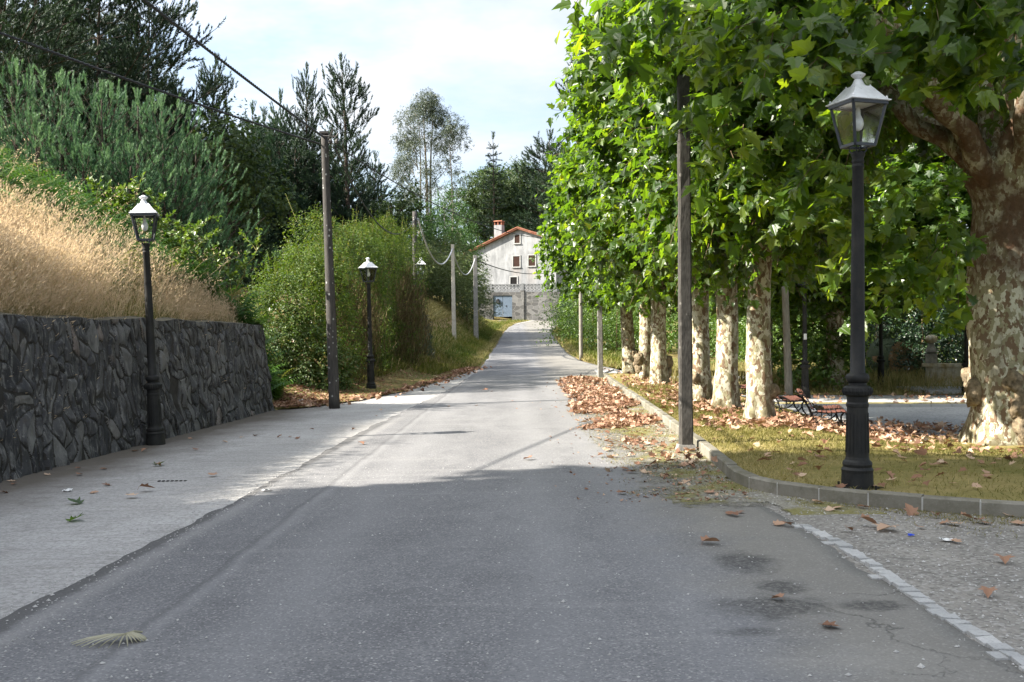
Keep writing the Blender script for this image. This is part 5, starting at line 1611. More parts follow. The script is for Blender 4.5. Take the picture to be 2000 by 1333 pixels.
for k, yy_ in enumerate((8.2, 9.3, 10.4, 11.5, 12.6, 13.7)):  # unseen bushes put here to keep sun off the apron
    place(sh1, 0, yy_, 60 * k, (.50, .55, .50 + .04 * (k % 2)), 'low bush on the bank beside the viewer, shading the near apron', 'low bushes on the near bank', x=-9.9 - .1 * (k % 3), cat='bush', dz=-.1)

for k, (px, d, sc) in enumerate(((2010, 47, 2.0), (2090, 45, 1.9), (2180, 48, 2.2), (2290, 46, 2.0), (2400, 44, 1.9), (2520, 46, 2.1))):
    place(sh1, px, d, 37 * k, sc, 'leafy green bush closing the back of the park', GB, cat='bush')
for k, (px, d) in enumerate(((2060, 60), (2200, 62), (2350, 58))):
    place(ok1, px, d, 50 * k, 1.25, 'oak standing behind the bushes at the back right of the park', 'oaks behind the park')

place(bt1, 0, 2.4, 160, (.9, .75, 1.75), 'very tall leafy tree behind the other shade trees on the bank beside the viewer', None, x=-24)  # unseen tree, stretched tall and added to darken the front of the plane crown
# ---------------------------------------------------------------- the overgrown hedge
r = np.random.default_rng(301)
axis = [(-5.65, 28.8, 2.2), (-5.45, 31.0, 2.65), (-5.3, 33.6, 2.9), (-5.15, 36.2, 3.0), (-5.0, 38.8, 3.05), (-5.3, 41.0, 2.9), (-5.5, 42.8, 2.4)]
hd = empty('overgrown_hedge', (0, 0, 0), 0, 'big overgrown hedge with green shoots on top and dry brown sides', 'hedge')
E = [((x, y, z - .55), (1.22, 1.7, z - .25)) for x, y, z in axis]
E += [((-6.3, 28.0, 1.5), (1.1, .9, 1.45)), ((-5.3, 28.2, 1.35), (.85, .8, 1.35)), ((-6.4, 28.4, 1.3), (.95, 1.0, 1.4)), ((-6.5, 30.2, 1.3), (1.0, 1.4, 1.6))]
low = [((-6.6, 27.3, .7), (.9, .8, 1.1)), ((-5.6, 27.5, .75), (.8, .7, 1.2)), ((-7.2, 28.4, .6), (.7, .8, .9)), ((-4.9, 27.9, .4), (.5, .6, .7))]
def inside(P, es, skip, f=.8):
    m = np.zeros(len(P), bool)
    for j, (c, rd) in enumerate(es):
        if j == skip: continue
        q = (P - np.array(c)) / (np.array(rd) * f)
        m |= (np.abs(q) ** 2.6).sum(1) < 1
    return m
gl, gs, gsh, gb = G(), G(), G(), G()
for j, (c, rd) in enumerate(E):
    area = rd[0] * rd[2] + rd[1] * rd[2] + rd[0] * rd[1]
    n = int(420 * area)
    P, out, k = shell_points(r, n, c, rd, 2.8, .78, .16, 900 + j, 3.4)
    m = (P[:, 2] > gz(P[:, 0], P[:, 1])) & ~inside(P, E, j)
    P, out = P[m], out[m]
    hz = P[:, 2] - gz(P[:, 0], P[:, 1])
    # right side, towards the road: dry twigs low down, leaves above
    road = (out[:, 0] > .45) & (hz < 3.0 + .5 * r.normal(size=len(P))) & (P[:, 1] > 29)
    drop = road & (r.random(len(P)) < .62 + .3 * Wob(88, .9)(P))
    Q, oq = P[~drop], out[~drop]
    sprigs(gl, r, Q, oq, 8, .36, (.06, .11), OVAL, 0, .75, .05, .55, .4, None, nout=.5)
    Q, oq = P[drop], out[drop]
    kk = np.repeat(np.arange(len(Q)), 4)
    p0 = Q[kk] + r.normal(size=(len(kk), 3)) * .18
    dv = np.stack([r.normal(size=len(kk)) * .3 + .15, r.normal(size=len(kk)) * .45, r.uniform(-1, 1, len(kk))], 1)
    blades(gs, p0 - np.array([0, 0, .3]), r.uniform(.25, .6, len(kk)), .018, dv[:, :2] * .4, 0, bend=.2, r=r)
    if len(Q):
        sprigs(gl, r, Q[::2], oq[::2], 6, .28, (.045, .085), OVAL, 0, .2, .1, .5, .4, None, a0=-.25)
    # long upright shoots on the top
    tp = np.where((out[:, 2] > .35) & (r.random(len(P)) < .10))[0]
    if len(tp):
        Pt = P[tp]; hh = r.uniform(.25, .7, len(tp)); hh[r.random(len(tp)) < .04] = 1.0
        dirs = unit(np.stack([r.normal(size=len(tp)) * .25, r.normal(size=len(tp)) * .25, np.ones(len(tp))], 1))
        V, F = sticks(Pt, Pt + dirs * hh[:, None], .008, .004); gsh.add(V, F, 1)
        nl = 18
        i = np.repeat(np.arange(len(tp)), nl); t = np.tile(np.linspace(.1, 1, nl), len(tp))
        Q = Pt[i] + dirs[i] * (hh[i] * t)[:, None]
        T = unit(dirs[i] * .8 + rdir(len(i), r) * .9)
        leaves(gsh, Q, T, unit(rdir(len(i), r) + np.array([-.3, 0, .6])), r.uniform(.05, .09, len(i)) * (1.1 - .5 * t), OVAL, 0, np.clip(r.normal(.65, .2, len(i)), 0, 1), r)
for j, (c, rd) in enumerate(low):
    n = int(620 * (rd[0] * rd[2] + rd[1] * rd[2] + rd[0] * rd[1]))
    P, out, k = shell_points(r, n, c, rd, 2.3, .6, .25, 950 + j, 3.0)
    m = P[:, 2] > gz(P[:, 0], P[:, 1]) + .02
    sprigs(gb, r, P[m], out[m], 6, .3, (.05, .10), BROAD, 0, .1, .3, .6, .6, None)
gl.obj('foliage', M['hedgeleaf'], hd)
gs.obj('dry_stems', M['drytwigs'], hd)
gsh.obj('shoots', [M['hedgeleaf'], M['greentwig']], hd)
gb.obj('brambles', M['bramble'], hd)
# one tall shoot standing over the top
g = G(); b0 = np.array(at(690, 452, 31)); dv = np.array([0, 0, .95])
g.add(*tube([b0 - dv * .5, b0, b0 + dv * .7], [.012, .01, .004], 5), 1)
n = 46; t = np.linspace(0, 1, n)
leaves(g, b0 + dv * .7 * t[:, None], unit(rdir(n, r) + np.array([0, 0, .7])), rdir(n, r), .10 * (1.1 - .5 * t), OVAL, 0, np.full(n, .7), r)
g.obj('tall_shoot', [M['hedgeleaf'], M['greentwig']], hd)
# dark small evergreen round the far lamp and pole
g = G()
P, out, k = shell_points(r, 1500, (-3.85, 42.2, 1.2), (.55, .8, 1.35), 2.3, .5, .15, 17, 3)
sprigs(g, r, P, out, 7, .25, (.05, .09), OVAL, 0, .5, .1, .5, .5, None)
tag(g.obj('evergreen_bush', M['laurel']), 'small dark evergreen bush round the foot of the far lamp', 'bush')

# ---------------------------------------------------------------- bank: bracken, shrubs, dry grass
r = np.random.default_rng(401)
def on_bank(n, x0, x1, y0, y1):
    x = r.uniform(x0, x1, n); y = r.uniform(y0, y1, n)
    return x, y
def fronds(g, B, az, L, rise, r, np_=13):
    n = len(B)
    t = np.linspace(.12, 1, np_)
    d = np.stack([np.cos(az), np.sin(az), np.zeros(n)], 1)
    def curve(t):
        return B[:, None] + d[:, None] * (L[:, None] * .75 * t ** 1.3)[..., None] + np.array([0, 0, 1.0]) * (rise[:, None] * np.sin(np.minimum(t * 1.75, 2.4)))[..., None]
    C0 = curve(t[None] * np.ones((n, 1)))
    tone = np.clip(r.normal(.5, .22, n), 0, 1)
    side = np.stack([-d[:, 1], d[:, 0], np.zeros(n)], 1)
    for s in (-1, 1):
        T = unit(side[:, None] * s + d[:, None] * .35 + np.array([0, 0, -.25]))
        T = np.broadcast_to(T, C0.shape).reshape(-1, 3)
        N = unit(np.tile(np.array([[0, 0, 1.0]]), (n * np_, 1)) + np.repeat(d, np_, 0) * .4 + rdir(n * np_, r) * .25)
        sz = (L[:, None] * .36 * np.sin(np.clip((1.08 - t) * 1.5, 0, 1.57))[None] * r.uniform(.8, 1.15, (n, 1))).ravel()
        leaves(g, C0.reshape(-1, 3), T, N, sz, FERNL, 0, np.repeat(tone, np_), r)
FERNL = [(np.array([(0, 0, 0), (.13, .25, .02), (0, 1, -.12), (-.13, .25, .02)]), [np.array([0, 1, 2, 3])])]
g = G()
x, y = on_bank(11000, -15.5, -5.6, 15.5, 25.5)
edge_y = 19.2 - np.clip(-x - 6, 0, 9) * .16 + r.normal(size=len(x)) * .5
vis = ((xwall(y) - .5 - x > .9) | (y > 22.2)) & (x / y > -.60) & (y > edge_y) & (x < xwall(np.minimum(y, 22.6)) - .55)
x, y = x[vis], y[vis]
B = np.stack([x, y, gz(x, y)], 1)
fronds(g, B, r.uniform(0, 6.28, len(B)), r.uniform(.7, 1.25, len(B)), r.uniform(.35, .8, len(B)), r)
tag(g.obj('bracken', M['fern']), 'green bracken covering the crest of the bank', 'bracken', kind='stuff')

def leafy_shrub(seed, loc, nst, h, spread, label, lean=(0, 0), size=(.07, .13)):
    r = np.random.default_rng(seed)
    t = empty('leafy_shrub', loc, 0, label, 'shrub')
    gt, gl = G(), G()
    P0, P1 = [], []
    for k in range(nst):
        b = np.array([r.normal() * spread * .45, r.normal() * .4, 0])
        e = b + np.array([r.normal() * .35 * spread * .6 + lean[0], r.normal() * .25, h * r.uniform(.6, 1.0)])
        P = limb(gt, r, b, e, .016, .005, .12, n=5, k=8)
        segs = [P]
        for q in range(4):
            f = r.integers(2, 7)
            e2 = P[f] + np.array([r.normal() * .3, r.normal() * .3, r.uniform(.15, .5)])
            segs.append(limb(gt, r, P[f], e2, .008, .003, .1, n=4, k=5))
        for S in segs:
            m = 26
            q = np.linspace(.2, 1, m) * (len(S) - 1)
            i = np.minimum(q.astype(int), len(S) - 2)
            X = S[i] + (S[i + 1] - S[i]) * (q - i)[:, None]
            dd = unit(S[i + 1] - S[i])
            T = unit(dd * .5 + rdir(m, r) * .9 + np.array([0, 0, .1]))
            leaves(gl, X, T, unit(rdir(m, r) * .6 + np.array([-.2, -.2, .8])), r.uniform(*size, m), BROAD, 0, np.clip(r.normal(.7, .2, m), 0, 1), r)
    gt.obj('stems', M['greentwig'], t)
    gl.obj('leaves', M['shrub'], t)
    return t
sx, sy = -8.75, 21.9
leafy_shrub(1, (sx, sy, float(gz(sx, sy))), 12, 1.5, 1.5, 'bright leafy shrub on the crest, left of the leaning street lamp')
sx, sy = -7.75, 22.0
leafy_shrub(3, (sx, sy, float(gz(sx, sy)) - .1), 8, 1.35, 1.1, 'bright leafy shrub showing behind the lantern of the leaning lamp')
sx, sy = -6.75, 22.0
leafy_shrub(2, (sx, sy, float(gz(sx, sy)) + .0), 9, 1.55, 1.3, 'bright leafy shrub on the crest, right of the leaning street lamp', lean=(.25, 0))

gs_, gd = G(), G()
n = 205000
x, y = on_bank(n, -14.5, -5.3, 4.5, 22.7)
ex = xwall(y) - .34 - x
edge_y = 19.4 - np.clip(-x - 6, 0, 9) * .16 + r.normal(size=n) * .6 + 3.4 * np.exp(-ex / .8)
dens = np.clip(.55 + .45 * Wob(8, 1.0)(np.stack([x, y, x * 0], 1)), .12, 1)
ok = (ex > .02) & ((x / y > -.56) | ((x / y > -1.25 + .12 * np.sin(y * 3)) & (r.random(n) < .6))) & (y < edge_y) & (r.random(n) < dens)
x, y, ex = x[ok], y[ok], ex[ok]
n = len(x)
B = np.stack([x, y, gz(x, y) - .03], 1)
h = r.uniform(.35, .85, n) * np.clip(.45 + ex * .8, .45, 1)
wv_ = Wob(9, .9)(B)
lean = np.stack([.28 + .14 * wv_ + r.normal(size=n) * .16, -.08 + r.normal(size=n) * .16], 1) * h[:, None] * 1.1
tone = np.clip(r.normal(.5, .17, n) + .16 * Wob(91, 1.7)(B), 0, .95)
h = h * (1 + .22 * Wob(92, 1.3)(B))
tone[(r.random(n) < .12) & (ex < 1.2)] = 1.0
blades(gd, B, h, .0055, lean, 0, tone, .6, r)
# seed heads: fine fuzz at the tips
q = np.where(r.random(n) < .8)[0]
kk = np.repeat(q, 5)
tt = r.uniform(.62, 1.04, len(kk))
Q = B[kk] + np.stack([lean[kk, 0] * tt ** 1.8, lean[kk, 1] * tt ** 1.8, h[kk] * tt * (1 - .15 * tt)], 1) + r.normal(size=(len(kk), 3)) * .02
leaves(gd, Q, unit(np.stack([lean[kk, 0], lean[kk, 1], h[kk] * .6], 1) + rdir(len(kk), r) * .18), rdir(len(kk), r), r.uniform(.035, .075, len(kk)), NARROW, 1, None, r)
o = gd.obj('dry_grass', [M['drygrass'], M['seed']]); tag(o, 'tall dry golden grass on the bank above the wall', 'dry grass', kind='stuff')
g = G()
n = 9000
y = r.uniform(4, 22.6, n); x = xwall(y) - .36 - np.abs(r.normal(size=n)) * .5
B = np.stack([x, y, gz(x, y) - .02], 1)
blades(g, B, r.uniform(.08, .3, n), .008, r.normal(size=(n, 2)) * .08 + np.array([.05, 0]), 0, None, .5, r)
tag(g.obj('green_grass', M['greengrass']), 'short green grass along the top of the wall', 'grass', kind='stuff')
# stray long stems arching over the bracken
g = G(); n = 170
x, y = on_bank(n, -11.5, -6.0, 16, 22.5)
B = np.stack([x, y, gz(x, y)], 1)
hh = r.uniform(.9, 1.5, n)
ln = np.stack([r.normal(size=n) * .3 + .25, r.normal(size=n) * .25], 1) * hh[:, None]
blades(g, B, hh, .006, ln, 0, np.clip(r.normal(.6, .2, n), 0, .95), .6, r)
kk = np.repeat(np.arange(n), 7); tt = r.uniform(.6, 1.0, len(kk))
leaves(g, B[kk] + np.stack([ln[kk, 0] * tt ** 1.8, ln[kk, 1] * tt ** 1.8, hh[kk] * tt * (1 - .15 * tt)], 1), rdir(len(kk), r), rdir(len(kk), r), .07, NARROW, 1, None, r)
tag(g.obj('tall_grass', [M['drygrass'], M['seed']]), 'long dry stems arching over the bracken', 'dry grass', kind='stuff')

# ---------------------------------------------------------------- lawn, strip, verges
r = np.random.default_rng(501)
def in_lawn(x, y):
    a = (y < 10.3) & (x > 2.45) & (y > kerb_yfront(x) + .13)
    b = (y >= 10.3) & (x > kerb_x(y) + .13)
    pth = (y > 15.6) & (x > np.interp(y, [15.6, 16.6, 18, 25], [9, 6.4, 5.9, 5.9]))
    return (a | b) & ~pth
g = G()
n = 175000
d = 7.6 + 22 * r.random(n) ** 1.9
x = 2.3 + 8.5 * r.random(n) ** 1.25; x = np.where(d > 14, 2.3 + (x - 2.3) * .5, x)
ok = in_lawn(x, d) & (x / d < .95) & (r.random(n) < np.clip(.62 + .5 * Wob(18, 1.6)(np.stack([x, d, x * 0], 1)), .15, 1))
x, y = x[ok], d[ok]; n = len(x)
B = np.stack([x, y, lz(x, y) - .006], 1)
tn = np.clip(r.normal(.5, .25, n) + .18 * Wob(19, .9)(B), 0, 1)
blades(g, B, r.uniform(.022, .06, n) * (.8 + .03 * y), .0045 + .00025 * y, r.normal(size=(n, 2)) * .035, 0, tn, .5, r)
tag(g.obj('lawn_grass', M['lawngrass']), 'short dry yellowish lawn grass', 'grass', kind='stuff')
# moss and clippings over the gutter
g = G()
n = 115000
y = 7.4 + 14 * r.random(n) ** 1.7; x = r.uniform(1.1, 8.5, n)
ko = np.where(x < 2.36, 99, kerb_yfront(np.clip(x, 2.28, 18)))
dist = np.where((x > 2.5) & (y < 11), ko - y, np.where(y > 9.7, kerb_x(np.maximum(y, 9.7)) - x, 9))
w3_ = Wob(23, 2.2)(np.stack([x, y, x * 0], 1))
ok = (dist > .0) & (dist < (.55 + .34 * w3_) + .5 * (r.random(n) < .10) + .55 * (r.random(n) < .5) * (y > 8.8) * (x < 2.6)) & (x / y < .55)
x, y = x[ok], y[ok]; n = len(x)
B = np.stack([x, y, gz(x, y)], 1)
blades(g, B, r.uniform(.008, .03, n), .006, r.normal(size=(n, 2)) * .03, 0, np.clip(r.normal(.4, .25, n), 0, 1), .5, r)
tag(g.obj('gutter_moss', M['lawngrass']), 'moss and grass clippings along the foot of the kerb', 'moss', kind='stuff')
# tall straw behind the park
g = G()
n = 26000
y = r.uniform(29.3, 44, n); x = r.uniform(5.0, 22, n)
ok = (x / y > .14) & (x / y < .52) & ((y < 36) | (y > 41) | (x > 9)) & (np.abs(x - 15.4) + np.abs(y - 33.2) * .8 > 2.6)
x, y = x[ok], y[ok]; n = len(x)
B = np.stack([x, y, gz(x, y)], 1)
hh = r.uniform(.2, .75, n) * np.clip((y - 28.6) / 3.0, .25, 1)
blades(g, B, hh, .017, r.normal(size=(n, 2)) * .16, 0, None, .5, r)
tag(g.obj('meadow_grass', M['straw']), 'pale uncut grass at the back of the park', 'grass', kind='stuff')
# verges of the far road
g = G()
n = 60000
y = 40 + 78 * r.random(n) ** 1.2
left = r.random(n) < .72
off = np.abs(r.normal(size=n)) * 1.7
x = np.where(left, xl(y) - .15 - off, xr(y) + .15 + off * .9)
ok = ~(left & (y < 43.5)) & ~((~left) & (y < 42))
x, y, off, left = x[ok], y[ok], off[ok], left[ok]; n = len(x)
B = np.stack([x, y, gz(x, y) - .02], 1)
gnn = np.clip(.55 - off * .10 + .25 * Wob(31, .5)(B) + r.normal(size=n) * .15, 0, 1)
m = r.random(n) < np.where(off < .6, .35, .60) * np.where(left & (off > 1.5), .45, 1)
blades(g, B[m], r.uniform(.1, .38, m.sum()) * np.clip(.4 + off[m], .4, 1.2), .035, r.normal(size=(m.sum(), 2)) * .12, 0, gnn[m], .5, r)
blades(g, B[~m], r.uniform(.08, .3, (~m).sum()), .03, r.normal(size=((~m).sum(), 2)) * .12, 1, None, .5, r)
n = 9000
y = r.uniform(50, 80, n); x = xl(y) - 3.2 - np.abs(r.normal(size=n)) * 1.1
B = np.stack([x, y, gz(x, y) - .02], 1)
blades(g, B, r.uniform(.15, .5, n), .035, r.normal(size=(n, 2)) * .2 + np.array([.1, 0]), 1, None, .5, r)
tag(g.obj('verge_grass', [M['greengrass'], M['straw']]), 'green and straw coloured grass on the verges of the far road', 'grass', kind='stuff')

# ---------------------------------------------------------------- dead leaves
r = np.random.default_rng(601)
def lay(g, x, y, z, size, tm, tilt=.35, tone=None):
    n = len(x)
    P = np.stack([x, y, z], 1)
    N = unit(np.array([0, 0, 1.0]) + r.normal(size=(n, 3)) * tilt)
    leaves(g, P, unit(r.normal(size=(n, 3)) * np.array([1, 1, .15])), N, size, tm, 0, tone, r)
g = G()       # drift in the gutter
n = 8200
y = 11.5 + 23.5 * r.random(n) ** 1.1
k = xk(y); w = np.interp(y, [11.5, 13.5, 16, 24, 35], [.5, 1.0, 1.45, 1.45, 1.7])
u = r.beta(1.25, 1.15, n)
x = k - .03 - u * w
heap = Wob(33, 1.5)(np.stack([x, y * .8, x * 0], 1)) + .7 * Wob(34, 4)(np.stack([x, y, x * 0], 1))
ok = (r.random(n) < np.clip((y - 12.6) / 3.6, .03, 1)) & (heap + 1.9 * np.exp(-((u - .5) / .42) ** 2) * np.clip((y - 12.2) / 4.5, .0, 1) - .75 > r.uniform(-.4, 1.1, n))
x, y, heap = x[ok], y[ok], heap[ok]
nf = 1700; yf = 9.3 + 25 * r.random(nf) ** 1.3; xf = xk(np.maximum(yf, 10.3)) - .05 - np.abs(r.normal(size=nf)) * .7
lay(g, xf, yf, gz(xf, yf) + .008, r.uniform(.015, .045, nf), DRY, .4)
lay(g, x, y, gz(x, y) + r.uniform(.01, .06, len(x)) * np.clip(.6 + .4 * heap, .2, 1.5), r.uniform(.045, .125, len(x)), DRY, .5)
tag(g.obj('gutter_leaf_litter', M['dryleaf']), 'drift of dry brown leaves between the road and the kerb', 'leaf litter', kind='stuff')
g = G()       # on the lawn round the trunks
for (cx, cy, sx, sy, n) in ((4.1, 16.0, .8, .55, 480), (5.0, 15.5, 1.0, .4, 320), (4.1, 19.5, .8, .9, 450), (3.9, 22, .7, 1, 260), (4.1, 27, .8, 3, 420), (5.6, 17.4, .8, 1.0, 420), (6.8, 18.6, 1.0, .7, 380), (5.0, 12.6, 1.6, .9, 60), (7.0, 12.2, .9, 1.1, 70), (4.2, 32, .8, 3, 200), (9.5, 27.5, 4, 1.3, 300)):
    x = cx + r.normal(size=n) * sx; y = cy + r.normal(size=n) * sy
    ok = (x > np.where(y > 9.7, kerb_x(np.maximum(y, 9.7)), 9) + .15) & (y > 9.4)
    x, y = x[ok], y[ok]
    z = np.where(in_lawn(x, y), lz(x, y), gz(x, y) + .03)
    lay(g, x, y, z + r.uniform(.015, .06, len(x)), r.uniform(.055, .135, len(x)), DRY, .45)
tag(g.obj('lawn_leaf_litter', M['dryleaf']), 'dry brown leaves heaped round the plane trunks on the lawn', 'leaf litter', kind='stuff')
g = G()       # foot of the hedge
n = 9000
y = 22.9 + 20 * r.random(n)
u = r.random(n)
x = xap(y) - .0 - u * np.interp(y, [22.9, 25, 30, 43], [1.4, 2.4, 2.1, 1.7]) + np.where(r.random(n) < .12, r.random(n) * .7, 0)
lay(g, x, y, gz(x, y) + r.uniform(.01, .06, n), r.uniform(.07, .13, n), DRY, .5, np.clip(r.normal(.45, .25, n), 0, 1))
tag(g.obj('hedge_leaf_litter', M['dryleaf']), 'dry brown leaves at the foot of the hedge', 'leaf litter', kind='stuff')
g = G(); sheetx = None
# bare leafy soil under the hedge
sheet('hedge_foot', M['lawn'], np.arange(22.8, 43.4, .3), lambda y: xap(y) - np.interp(y, [22.8, 25, 43], [.6, 3.2, 2.4]), lambda y: xap(y) + .05, 8, .012, jit=.08, seed=12)

g = G(); n = 13000
y = r.uniform(27.5, 47, n); x = xap(np.minimum(y, 44)) - .5 - np.where(y < 37, 1.0, 0) - np.abs(r.normal(size=n)) * 1.3
x = np.where(y > 44, xl(y) - .3 - np.abs(r.normal(size=n)) * 1.6, x)
B = np.stack([x, y, gz(x, y) - .01], 1)
q = r.random(n) < np.where(y > 41, .45, .7)
blades(g, B[q], r.uniform(.12, .4, q.sum()), .026, r.normal(size=(q.sum(), 2)) * .1, 0, None, .5, r)
blades(g, B[~q], r.uniform(.12, .35, (~q).sum()), .026, r.normal(size=((~q).sum(), 2)) * .1, 1, None, .5, r)
tag(g.obj('bank_grass', [M['greengrass'], M['straw']]), 'mixed grass on the bank between the hedge end and the far verge', 'grass', kind='stuff')

# single leaves: real objects sharing a few meshes
lm = []
for k in range(8):
    g = G()
    rr = np.random.default_rng(700 + k)
    tv, tf = DRY[k % 4]
    V = tv.copy(); V[:, 1] -= .5
    V[:, 2] += rr.normal() * .25 * V[:, 0] * V[:, 1] + .18 * np.sin(V[:, 0] * 7 + k) * .3
    V[:, 2] *= .6; V[:, 2] -= V[:, 2].min() - .008
    V *= .74
    g.add(V, [f[None] for f in tf], 0, float(rr.uniform(.15, .95)))
    g.add(*tube([(0, -.37, V[0, 2]), (.02, -.45, V[0, 2] + .02), (.04, -.56, .02)], [.012, .01, .008], 4), 0, .2)
    lm.append(g.mesh('fallen_leaf', [M['dryleaf']]))
green_mesh = None
g = G(); tv, tf = DRY[1]; V = tv.copy(); V[:, 1] -= .5; V[:, 2] -= V[:, 2].min() - .01
g.add(V, [f[None] for f in tf], 0, .3); gm = g.mesh('fallen_leaf', [M['planeleaf']])
def leaf_at(x, y, z, s, label, group, mesh=None, tilt=.12):
    o = bpy.data.objects.new('fallen_leaf', mesh or lm[r.integers(0, 8)])
    COL.objects.link(o)
    o.location = (x, y, z)
    o.rotation_euler = (r.normal() * tilt, r.normal() * tilt, r.uniform(0, 6.28))
    o.scale = (s, s, s)
    tag(o, label, 'leaf', group)
    return o
def px_ground(px, py, dz=0.0):
    d = 12.0
    for _ in range(25):
        x = (px - 1000) * d / 2000
        d = (CAM_Z - float(gz(x, d)) - dz) * 2000 / max(py - HOR, 3)
    return (px - 1000) * d / 2000, d
NAMED = [(706, 869, .16, 'curled brown leaf on the road just right of the apron edge'), (1029, 899, .15, 'small brown leaf alone in the sunlit middle of the road'), (1392, 1064, .17, 'flat tan leaf with a raised fold on the near road'),
         (1517, 1174, .10, 'tiny pale leaf lying on the dark oil stain'), (1627, 1229, .13, 'reddish leaf near the white setts in the bottom right'), (413, 928, .16, 'brown leaf standing on edge on the apron'),
         (289, 957, .19, 'largest brown leaf on the concrete apron'), (258, 970, .16, 'brown leaf beside the largest one on the apron'), (946, 764, .22, 'brown leaf on the road near the hedge shadow'), (1217, 966, .13, 'small brown leaf at the right edge of the road shadow'),
         (1962, 1102, .15, 'yellow tan leaf on the gravel at the right edge'), (1932, 1166, .12, 'small tan leaf low on the gravel at the right edge')]
for px, py, s, lab in NAMED:
    x, y = px_ground(px, py)
    leaf_at(x, y, float(gz(x, y)) + .005, s, lab, None)
for k in range(16):
    x, y = px_ground(r.uniform(640, 1180), r.uniform(735, 830)); leaf_at(x, y, float(gz(x, y)) + .004, r.uniform(.09, .14), 'single dry leaf on the far stretch of the asphalt', 'single leaves on the far asphalt')
for px, py in ((370, 855), (440, 862), (380, 877), (500, 850), (565, 852), (580, 855), (610, 838), (690, 838), (280, 880), (265, 879), (200, 915), (150, 913), (90, 925), (25, 944), (5, 960), (310, 908), (205, 946), (185, 960), (470, 853), (545, 853), (155, 926), (20, 938), (735, 812)):
    x, y = px_ground(px, py); leaf_at(x, y, float(gz(x, y)) - .015, r.uniform(.09, .14), 'small dry leaf scattered on the concrete apron', 'small leaves on the apron')
for px, py, in ((143, 981), (150, 1014), (312, 907)):
    x, y = px_ground(px, py); leaf_at(x, y, float(gz(x, y)) - .012, .15, 'wilted green leaf on the concrete apron', 'wilted green leaves on the apron', gm)
for px, py in ((1445, 1003), (1423, 1006), (1435, 1010), (1525, 1027), (1540, 1030), (1600, 985), (1620, 998), (1635, 996), (1690, 994), (1850, 1024), (1868, 1028), (1890, 1016), (1910, 1022), (1925, 1025), (1830, 1012), (1990, 1025), (1870, 1062), (1800, 1034), (1660, 1040), (1970, 1010), (1365, 893), (1480, 957), (1415, 905), (1440, 918), (1352, 882), (1470, 940), (1390, 965), (1300, 935), (1230, 925), (1265, 915), (1340, 945), (1375, 930)):
    x, y = px_ground(px, py); leaf_at(x, y, float(gz(x, y)) + .012, r.uniform(.10, .16), 'dry leaf caught in the moss at the foot of the kerb', 'leaves along the kerb foot')
for k in range(60):
    x, y = px_ground(r.uniform(1480, 1990), 885 + 75 * r.random() ** 1.4, .1)
    if in_lawn(np.array([x]), np.array([y]))[0]:
        leaf_at(x, y, float(lz(np.array(x), np.array(y))) + .025, r.uniform(.10, .16), 'dry leaf lying on the near lawn between the lamp and the thick trunk', 'leaves on the near lawn', tilt=.25)
for k in range(40):
    y = 11.2 + 6 * r.random(); x = float(xk(y)) - .1 - r.random() * 1.2
    leaf_at(x, y, float(gz(x, y)) + .02, r.uniform(.10, .15), 'dry leaf at the near end of the drift beside the concrete pole', 'leaves at the near end of the drift', tilt=.3)
# a few big ones by the kerb front
x, y = px_ground(1770, 1003); o = leaf_at(x, y - .03, float(gz(x, y)) + .03, .17, 'large brown leaf leaning upright against the front of the kerb', None, tilt=.02); o.rotation_euler = (RAD(62), 0, RAD(15))
x, y = px_ground(1728, 1038); o = leaf_at(x, y, float(gz(x, y)) + .01, .24, 'biggest curled leaf of the heap in front of the kerb', None, lm[4]); o.rotation_euler = (.0, .05, 2.2)
x, y = px_ground(1700, 1030); leaf_at(x, y, float(gz(x, y)) + .02, .18, 'crumpled leaf left of the biggest one before the kerb', None, lm[6])

# palm frond on the road
fx, fy = px_ground(222, 1252)
r = np.random.default_rng(811)
g = G(); n = 20
for k in range(n):
    a = RAD(-150 + 175 * k / (n - 1)); L = .8 * (.16 + .16 * math.cos((k - 4) / n * 2.2) ** 2) * (1.25 if k < 9 else .8)
    d = np.array([math.cos(a) * 1.0, math.sin(a) * .55, 0])
    s = np.array([-d[1], d[0], 0]) * 1.0
    P = [np.array([0, 0, .03]) + d * L * t + np.array([0, 0, -.026 * t ** 1.5 + .012 * math.sin(t * 3)]) for t in (0, .35, .7, 1)]
    W = (.004, .009, .007, .001)
    V = [p + s * w_ * e + np.array([0, 0, .004 * (e == 0)]) for p, w_ in zip(P, W) for e in (-1, 0, 1)]
    Q = [[3 * i + j, 3 * i + j + 1, 3 * i + j + 4, 3 * i + j + 3] for i in range(3) for j in range(2)]
    g.add(np.array(V), np.array(Q), 0, r.random())
g.add(*tube([(0, 0, .03), (.03, .03, .035), (.06, .07, .02)], [.007, .006, .005], 5), 0, .4)
o = g.obj('palm_frond', M['palmfrond'], loc=(fx + .06, fy, float(gz(fx, fy)) + .003)); tag(o, 'dry pale palm frond lying on the near road', 'palm frond')
